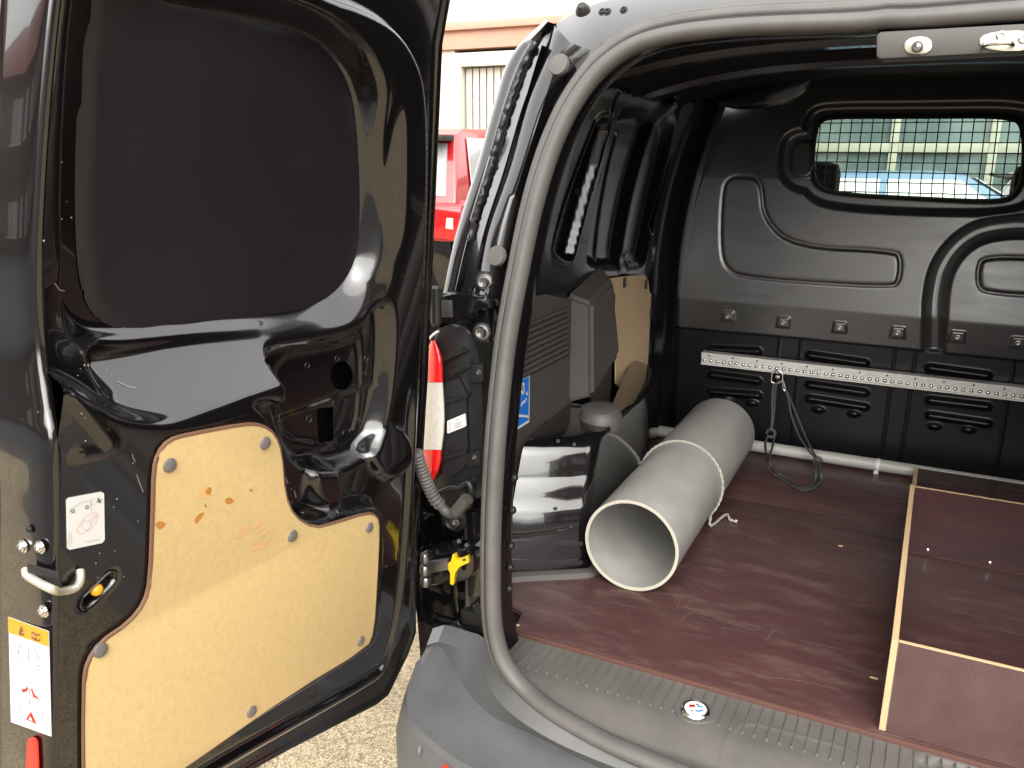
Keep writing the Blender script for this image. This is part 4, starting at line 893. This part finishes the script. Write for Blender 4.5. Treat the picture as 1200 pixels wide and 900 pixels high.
# latch edge: folded profile swept along the ridge
rdg = resample(cr(np.c_[P(ridge_px, ridge_w), ridge_w], 8), 110); rdg[:, 1] = np.minimum(rdg[:, 1], 2.0)
ep = [(-.004, -.0005), (0, .0005), (.004, -.0003), (.0075, -.003), (.0098, -.008), (.011, -.014), (.0118, -.03), (.0123, -.07), (.0123, -.084), (.0155, -.087), (.0195, -.088), (.022, -.091), (.0225, -.097), (.016, -.102), (.014, -.112), (.02, -.117), (.03, -.118), (.036, -.122), (.036, -.13), (.0, -.134)]
edge = loft('latch_edge', [np.array([dpos(u-a, v, w*(1+.45*w0/LOWH)+w0) for u, v, w0 in rdg]) for a, w in ep], 'gloss_black', door, auto=70)
UE = float(np.interp(.95, rdg[::-1, 1], rdg[::-1, 0]))-.0125
def ept(p, off=.0006): return onsurf(p, lambda q: (q-PD)@DD-(float(np.interp(q[2], rdg[::-1, 1], rdg[::-1, 0]))-.0123-off), .2, 3)
# hardboard panel with clips
hbp = P([(184, 530), (196, 516), (215, 510), (285, 497), (305, 498), (320, 508), (328, 530), (332, 580), (342, 604), (366, 619), (390, 613), (428, 601), (440, 604), (443, 618), (440, 680), (436, 740), (428, 758), (340, 811), (215, 898), (98, 978), (97, 800), (101, 775), (116, 752), (150, 729), (168, 706), (175, 680), (178, 600), (179, 550)], HW-.005, 1)
pan = prism('hardboard_panel', [dpos(u, v, HW) for u, v in hbp], -DN*.005, 'hardboard', door, .0008, edge='hardboard_edge', auto=30); lab(pan, 'stained tan hardboard panel on the open door')
rim_ = [dpos(u, v, HW-.003) for u, v in hbp]; tube('panel_edge', rim_, .0035, 'hardboard_edge', pan, 6, closed=True)
for p in ((311, 519), (199, 545), (343, 628), (433, 618), (423, 751), (295, 834), (118, 762)):
    lathe('panel_clip', [(0, .0035), (.006, .0034), (.0095, .0022), (.0105, 0), (.0105, -.002)], dpt(p, HW+.001), DN, 'clip', pan, 20)
fpos = lambda a, b_, l: dpt((a, b_), HW+.0007+l)
def blot(name, px, m, par, w=HW+.0009):
    q = [dpt(p, w) for p in chaikin(px, 2)]; return mobj(name, q, [tuple(range(len(q)))], m, par, smooth=False)
blot('stain', [(233, 572), (240, 571), (247, 573), (245, 582), (240, 585), (230, 581)], 'stain_soft', pan)
for px in ([(236, 573), (249, 570), (247, 580), (241, 583)], [(263, 586), (269, 582), (276, 588), (266, 592)], [(227, 610), (233, 602), (241, 600), (236, 607), (230, 615)], [(292, 572), (297, 574), (294, 578)], [(181, 614), (188, 610), (196, 614), (187, 622)], [(239, 590), (243, 592), (241, 596)]): blot('stain', px, 'stain', pan)
for _ in range(16):
    x, y = 270+random.random()*46, 618+random.random()*38; s_ = 3+random.random()*5
    blot('scuff', [(x, y), (x+s_*1.6, y-s_*1.1), (x+s_*1.9, y-s_*.7), (x+s_*.4, y+s_*.5)], 'stain_soft', pan)
ribbons('scratch', [[(185, 795), (205, 786), (220, 780)], [(300, 752), (320, 742), (330, 737)], [(370, 640), (382, 630)]], .6, fpos, 'scratch', pan)
ribbons('scratch', [[(375, 650), (381, 636)], [(275, 810), (295, 800)], [(165, 828), (172, 831)]], 1.2, fpos, 'stain_soft', pan)
# holes drilled in the pocket plate
for p, r_ in (((360, 428), .005), ((395, 420), .005), ((429, 420), .005), ((388, 470), .005), ((362, 491), .0065), ((421, 492), .004), ((428, 437), .003), ((404, 508), .006), ((412, 505), .006)):
    lathe('drill_hole', [(r_*1.25, 0), (r_*1.1, .0012), (r_, .0005), (r_*.95, -.004), (0, -.005)], dsf(p, .0004), DN, 'rubber_black', door, 12)
# scratches and dust on the paint
dl = lambda a, b_, l: dsf((a, b_), l+.0005)
ribbons('paint_scratch', [[(155, 532), (156, 537), (159, 541)], [(160, 556), (163, 565), (168, 577)], [(155, 543), (157, 542)], [(64, 332), (70, 340), (76, 341)], [(138, 447), (150, 453), (160, 455)], [(335, 560), (337, 567)], [(345, 575), (347, 583)], [(341, 590), (346, 592)], [(352, 600), (356, 601)]], .7, dl, 'dust', door)
v_, f_ = [], []
for _ in range(46):
    x, y = random.choice(((90, 500), (140, 600), (345, 580), (120, 650), (75, 250), (430, 760), (290, 880), (110, 420)));  x += random.gauss(0, 14); y += random.gauss(0, 22); q = dsf((x, y), .0006); s_ = .0006+.0009*random.random()
    k = len(v_); v_ += [q+DD*s_, q+np.array([0, 0, s_]), q-DD*s_, q-np.array([0, 0, s_])]; f_.append((k, k+1, k+2, k+3))
tag(mobj('dust_specks', v_, f_, 'dust', door, smooth=False), kind='stuff')
# opening slot with amber knob
kb = dpt((113, 691), LOWH-.002)
bm = bmesh.new(); bmesh.ops.create_uvsphere(bm, u_segments=16, v_segments=10, radius=.0085, matrix=Matrix.Translation(tuple(kb))); bobj('release_knob', bm, 'amber', door, auto=180)
tube('knob_stem', [kb-DN*.016, kb], .004, 'yellow', door, 8)
sl_ = [np.array([(knob_c[0]+(knob_c[1]-knob_c[0])*0)])]
ax_ = knob_c[1]-knob_c[0]; ln_ = np.linalg.norm(ax_); ax_ /= ln_; nx_ = np.array([-ax_[1], ax_[0]])
rimp = [knob_c[1]+.012*(math.cos(a)*ax_+math.sin(a)*nx_) for a in np.linspace(-math.pi/2, math.pi/2, 9)]+[knob_c[0]+.012*(math.cos(a)*ax_+math.sin(a)*nx_) for a in np.linspace(math.pi/2, 1.5*math.pi, 9)]
tube('slot_rim', [dpos(u, v, dh1(u, v)+.0005) for u, v in rimp], .0016, 'gloss_black', door, 6, closed=True)
# instruction label on the panel
wst = LOWH; st1 = P([(77, 586), (80, 583), (118, 576), (121, 578), (122, 632), (119, 636), (81, 644), (78, 642)], wst)
lb1 = prism('instruction_label', [dpos(u, v, wst+.0016) for u, v in st1], -DN*.001, 'white', door); lab(lb1, 'white label with a drawing of a van and a release knob')
sp1 = lambda x, y, l: dpt((x, y), wst+.0018+l)
ribbons('print', [[(82, 600), (84, 596), (89, 594), (94, 589), (102, 587), (106, 587), (107, 598)], [(110, 584), (107, 587), (107, 593), (111, 590)]], .7, sp1, 'ink_grey', lb1)
ribbons('print', [circ(85.5, 599, 1.8, 10), circ(102, 594.5, 1.8, 10), [(113, 589), (119, 585)], [(115, 583), (117, 590)], [(114, 585), (119, 589)]], .9, sp1, 'ink', lb1)
ribbons('print', [[(89+5*math.cos(a)*1 if False else 103+15*math.cos(a)*.78+8*math.sin(a)*.5, 613-15*math.cos(a)*.75+8*math.sin(a)*.7) for a in np.linspace(0, 6.283, 28)], circ(101, 616, 5.5, 18), [(104, 611), (109, 606), (113, 602), (114, 604), (110, 609), (106, 614)]], .5, sp1, 'ink_pink', lb1)
ribbons('print', [[(81, 625), (81, 634), (79.5, 634), (82, 640), (84.8, 633), (83.4, 633), (83.4, 624.5), (81, 625)]], .5, sp1, 'ink_grey', lb1)
ribbons('print', [[(100, 635.5), (117, 632)]], .7, sp1, 'ink_grey', lb1)
# latch: striker hook on the corner, bolts and label on the edge
tube('latch_hook', cr([dsf((94, 668), .002), dsf((94, 680), .01), dsf((88, 689), .01), dsf((72, 693), .012), ept((60, 690), .012), ept((44, 682), .01), ept((32, 674), .006), ept((30, 668), .002)], 5), .0055, 'zinc', door, 8)
box('latch_opening', ept((52, 675), .002), (.055, .004, .022), 'rubber_black', door, .002, Matrix.Rotation(DEL, 3, 'Z'))
for p in ((28, 640), (48, 641), (52, 716), (35, 620)):
    screw('bolt', ept(p, .001), -DD, .0085 if p[0] != 35 else .005, 'chrome' if p[0] != 35 else 'rubber_black', door)
eq = [ept(p, .0012) for p in ((10, 723), (57, 740), (60, 863), (13, 846))]
def eplane(a, b_, l): top = eq[0]+(eq[1]-eq[0])*a; bot = eq[3]+(eq[2]-eq[3])*a; return top+(bot-top)*b_-DD*(l+.0002)
def erect(name, a0, b0, a1, b1, m, par, th=.0008, l=0): return prism(name, [eplane(a, b_, l) for a, b_ in ((a0, b0), (a1, b0), (a1, b1), (a0, b1))], DD*th, m, par)
lb2 = erect('warning_label', 0, 0, 1, 1, 'white', door); lab(lb2, 'white and orange warning label with hazard triangle drawing')
erect('header', 0, 0, 1, .14, 'orange', lb2, .0006, .0006)
E2 = lambda a, b_, l: eplane(a, b_, l+.0008)
ribbons('print', [[(.30, .105), (.36, .035), (.42, .105), (.30, .105)], [(.36, .055), (.36, .09)]], .02, lambda a, b_, l: eplane(a, b_, l+.0014), 'ink', lb2)
ribbons('print', [[(.62, .10), (.62, .05), (.72, .06), (.82, .05), (.82, .10), (.72, .11), (.62, .10)], [(.72, .06), (.72, .11)]], .014, lambda a, b_, l: eplane(a, b_, l+.0014), 'ink', lb2)
ribbons('print', [[(.3, .2), (.68, .2), (.76, .3), (.74, .36), (.26, .34), (.24, .28), (.3, .2)], [(.5, .2), (.5, .35)], [(.22, .36), (.22, .48), (.8, .5), (.8, .38)], [(.24, .41), (.78, .43)], [(.28, .58), (.72, .58), (.76, .76), (.26, .75), (.28, .58)], [(.5, .58), (.5, .75)], [(.24, .78), (.24, .84)], [(.8, .78), (.8, .86)], [(.27, .67), (.75, .68)]], .026, E2, 'ink_grey', lb2)
ribbons('print', [[(.33, .64), (.42, .63), (.48, .59)], [(.56, .59), (.62, .65), (.72, .67)]], .03, E2, 'red', lb2)
ribbons('print', [[(.26, .29), (.26, .30)], [(.26, .33), (.26, .34)], [(.76, .34), (.76, .35)], [(.76, .39), (.76, .40)]], .03, E2, 'red', lb2)
tri = mobj('triangle', [E2(a, b_, .0) for a, b_ in ((.40, .915), (.53, .82), (.66, .925))], [(0, 1, 2)], 'red', lb2, smooth=False); mobj('triangle_core', [E2(a, b_, .0006) for a, b_ in ((.48, .9), (.53, .865), (.58, .903))], [(0, 1, 2)], 'white', lb2, smooth=False)
rf = prism('red_reflector', [ept(p, .001) for p in chaikin([(33, 870), (37, 863), (43, 864), (46, 872), (47, 960), (33, 955)], 1)], -DD*.003, 'red_bright', door, .0008); lab(rf, 'narrow red reflector strip on the door edge')

# ================================================================== LOOSE THINGS IN THE LOAD SPACE
# large grey pipe
RP = .125
A0 = onz((739, 640), ZF+RP+.001); B0_ = onz((843, 506), ZF+RP+.001)
axp = B0_-A0; axp[2] = 0; Lp = np.linalg.norm(axp); axp /= Lp
bm = bmesh.new()
v, f = lathe_vf([(RP-.009, .0015), (RP-.009, Lp-.001), (RP-.008, Lp), (RP-.0008, Lp), (RP, Lp-.001), (RP, .0008), (RP-.0008, 0), (RP-.008, 0), (RP-.009, .0015)], A0, axp, 72)
pipe = mobj('plastic_pipe', v, f, ['pvc', 'pvc_edge'], auto=30)
pipe.data.polygons.foreach_set('material_index', [1 if 5*72 <= i < 8*72 else 0 for i in range(len(f))])
tag(pipe, 'short wide grey plastic pipe lying on the maroon floor', 'pipe')
e1 = np.cross(axp, [0, 0, 1]); e1 /= np.linalg.norm(e1)
if e1[0] < 0: e1 = -e1
pp_ = lambda a, b_, l: A0+axp*a+(RP+.0004+l)*(e1*math.cos(b_/RP)+np.array([0, 0, 1.])*math.sin(b_/RP))
ps = []
for _ in range(26):
    a, b_ = random.uniform(.03, Lp*.9), random.uniform(.02, .24); t_ = random.uniform(0, 3.1); l_ = random.uniform(.004, .03); ps.append([(a, b_), (a+l_*math.cos(t_), b_+l_*math.sin(t_))])
for k_ in range(9): a = .30+k_*.009; ps.append([(a, .155), (a+.004, .155)]); ps.append([(a, .162), (a+.002+.004*random.random(), .162)])
tag(ribbons('scuff', ps, .0011, pp_, 'pipe_scuff', pipe, .0002), kind='stuff')
# twisted cord round the pipe
e1 = np.cross(axp, [0, 0, 1]); e1 /= np.linalg.norm(e1); e2 = np.array([0, 0, 1.])
cpp = A0+axp*Lp*.47
ringp = [cpp+axp*(.012*math.sin(a))+(RP+.0045)*(e1*math.cos(a)+e2*math.sin(a)) for a in np.linspace(math.radians(-38), math.radians(222), 70)]
if ringp[0][0] < ringp[-1][0]: ringp = ringp[::-1]
tail = [ringp[0]+np.array([.005, -.01, -.035]), onz((851, 603), ZF+.006), onz((856, 609), ZF+.005), onz((864, 611), ZF+.005)]
cl = np.concatenate([cr(tail[::-1]+ringp[:1], 8)[:-1], np.array(ringp)])
cl = resample(cl, 260); Pp, Tt, Aa, Bb = frames(cl)
v, f = [], []
for ph in (0, math.pi):
    st_ = [p+.0024*(a*math.cos(i*.55+ph)+b_*math.sin(i*.55+ph)) for i, (p, a, b_) in enumerate(zip(Pp, Aa, Bb))]
    vv, ff = tube_vf(st_, .0026, 6); o_ = len(v); v += vv; f += [tuple(i+o_ for i in q) for q in ff]
cord = mobj('cord', v, f, 'cord_white', auto=180); tag(cord, 'pale twisted cord wrapped round the grey pipe', 'cord')
# conduit along the foot of the bulkhead
c0 = ony((772, 503), 3.10); c1 = ony((1195, 567), 3.10); zc_ = ZF+.024
cond = tube('conduit', [(c0[0], 3.10, zc_), (.66, 3.10, zc_)], .022, 'conduit', None, 20); tag(cond, 'thin grey tube along the foot of the bulkhead', 'tube')
lathe('end_screw', [(0, .006), (.006, .005), (.009, 0)], (c0[0]-.004, 3.09, zc_), (-1, -.4, 0), 'chrome', cond, 10)
for p in ((1029, 543), (831, 512)):
    q = ony(p, 3.1); r_ = sweep('clip', [(q[0]-.006, 3.10, zc_), (q[0]+.006, 3.10, zc_)], [(.024*math.cos(a), .024*math.sin(a)) for a in np.linspace(0, 6.283, 16, endpoint=False)], 'white', cond, up=(0, 1, 0))
q = ony((1027, 550), 3.076); box('clip_foot', (q[0], 3.074, zc_-.02), (.016, .006, .014), 'white', cond, .002)
# open plywood box
ZT = ZF+.202; TB = .012
bx = empty('plywood_box', (0, 1.6, ZF)); OB = np.array([0, 1.6, ZF]); tag(bx, 'open plywood compartment box with pale edges on the right of the floor', 'box')
XB = .018; YF = 1.590; YM = 2.455; YE = 2.66; XR = .70
def ply(name, c, s, m, top=True):
    bm = bmesh.new(); bm_box(bm, (0, 0, 0), s, .0006, seg=1)
    o = bobj(name, bm, [m, 'ply_edge'], bx)
    big = max(range(3), key=lambda k: -s[k])
    for pl in o.data.polygons:
        if abs(pl.normal[big]) < .9: pl.material_index = 1
    o.location = np.array(c)-OB; return o
hB = ZT-ZF-.001
ply('side_board', (XB+TB/2, (YF+YM+TB)/2, ZF+.001+hB/2), (TB, YM+TB-YF, hB), 'ply_film_box')
fb_ = ply('front_board', ((XB+TB+XR)/2+.0005, YF+.001+TB*.4, ZF+.001+hB/2-.0005), (XR-XB-TB, TB*.8, hB-.001), 'ply_mesh')
mb_ = ply('middle_board', ((XB+TB+XR)/2+.0005, YM+TB*.4, ZF+.001+hB/2-.0005), (XR-XB-TB, TB*.8, hB-.001), 'ply_film_box')
ql = onz((1072, 562), ZF+.05); ply('side_board', (ql[0], (YM+TB+3.06)/2+.001, ZF+.026), (TB, 3.06-YM-TB, .05), 'ply_film_box')
ply('rear_lid', ((ql[0]+TB/2+XR)/2+.0005, (YM+TB+3.06)/2+.001, ZF+.044), (XR-ql[0]-TB/2, 3.06-YM-TB-.002, TB*.8), 'ply_film_box')
for p in ((1087, 645), (1160, 660)):
    q = ony(p, YM-.001); lathe('screw', [(0, .0025), (.003, .0025), (.0055, .0008), (.0058, -.001)], q-OB, (0, -1, 0), 'chrome', bx, 12)
box('glue_line', (( XB+TB+.40)/2-OB[0], YM-.0014-OB[1], .0022), (.36, .002, .0025), 'ply_edge_dark', bx)
# elastic lashing strap hanging from the rail
sp0 = empty('lashing_strap'); YK = YB-.055
tag(sp0, 'dark elastic lashing cord with metal ring hanging from the rail', 'strap')
def kp(px, ys): return cr([ony(p, y) for p, y in zip(px, ys)], 6)
tube('ring', kp([(905, 438), (910, 434), (916, 437), (917, 446), (910, 449), (904, 447), (905, 438)], [YK]*7), .0035, 'chrome', sp0, 8)
box('buckle', ony((911, 442), YK-.004), (.016, .01, .012), 'steel', sp0, .003)
tube('cord', kp([(907, 449), (905, 465), (905, 485), (904, 503)], [YK, YK-.01, YK-.02, YK-.03]), .0055, 'cord', sp0, 8); tube('cord', kp([(910, 449), (908, 465), (907, 485), (904, 505)], [YK-.005, YK-.012, YK-.022, YK-.03]), .004, 'cord', sp0, 8)
tube('knot', kp([(898, 508), (902, 503), (908, 506), (906, 512), (899, 511)], [YK-.03]*5), .006, 'cord', sp0, 8)
def floorpt(p, h=.006): return onz(p, ZF+h)
k1 = [ony((899, 512), YK-.03), ony((897, 522), YK-.045), floorpt((900, 545), .05), floorpt((908, 556), .008), floorpt((925, 567)), floorpt((938, 574))]
k2 = [ony((908, 511), YK-.03), ony((906, 520), YK-.045), floorpt((902, 541), .07), floorpt((912, 555), .012), floorpt((928, 564)), floorpt((938, 572))]
tube('cord', cr(k1, 8), .004, 'cord', sp0, 8); tube('cord', cr(k2, 8), .004, 'cord', sp0, 8)
tube('link', kp([(918, 446), (921, 458), (918, 456), (917, 449)], [YK-.004]*4), .003, 'chrome', sp0, 8)
tube('cord', kp([(920, 458), (924, 468), (927, 485), (936, 510), (948, 528), (957, 538)], [YK-.005, YK-.01, YK-.02, YK-.05, YK-.1, YK-.13]), .004, 'cord', sp0, 8)
tube('cord', kp([(922, 458), (927, 470), (936, 492), (944, 512), (952, 528), (957, 536)], [YK-.005, YK-.01, YK-.02, YK-.05, YK-.1, YK-.13]), .004, 'cord', sp0, 8)
tube('knot', kp([(953, 540), (958, 536), (962, 540), (957, 543), (953, 540)], [YK-.13]*5), .006, 'cord', sp0, 8)
e0 = ony((957, 541), YK-.13)
tube('cord', cr([e0, floorpt((956, 553), .03), floorpt((955, 563), .008), floorpt((948, 571)), floorpt((938, 574))], 8), .006, 'cord', sp0, 8)
tube('cord', cr([e0+np.array([.008, 0, 0]), floorpt((962, 553), .03), floorpt((962, 563), .008), floorpt((953, 572)), floorpt((938, 575))], 8), .006, 'cord', sp0, 8)
tube('knot', [floorpt((934, 572), .008), floorpt((938, 574), .01), floorpt((941, 571), .008)], .007, 'cord', sp0, 8)
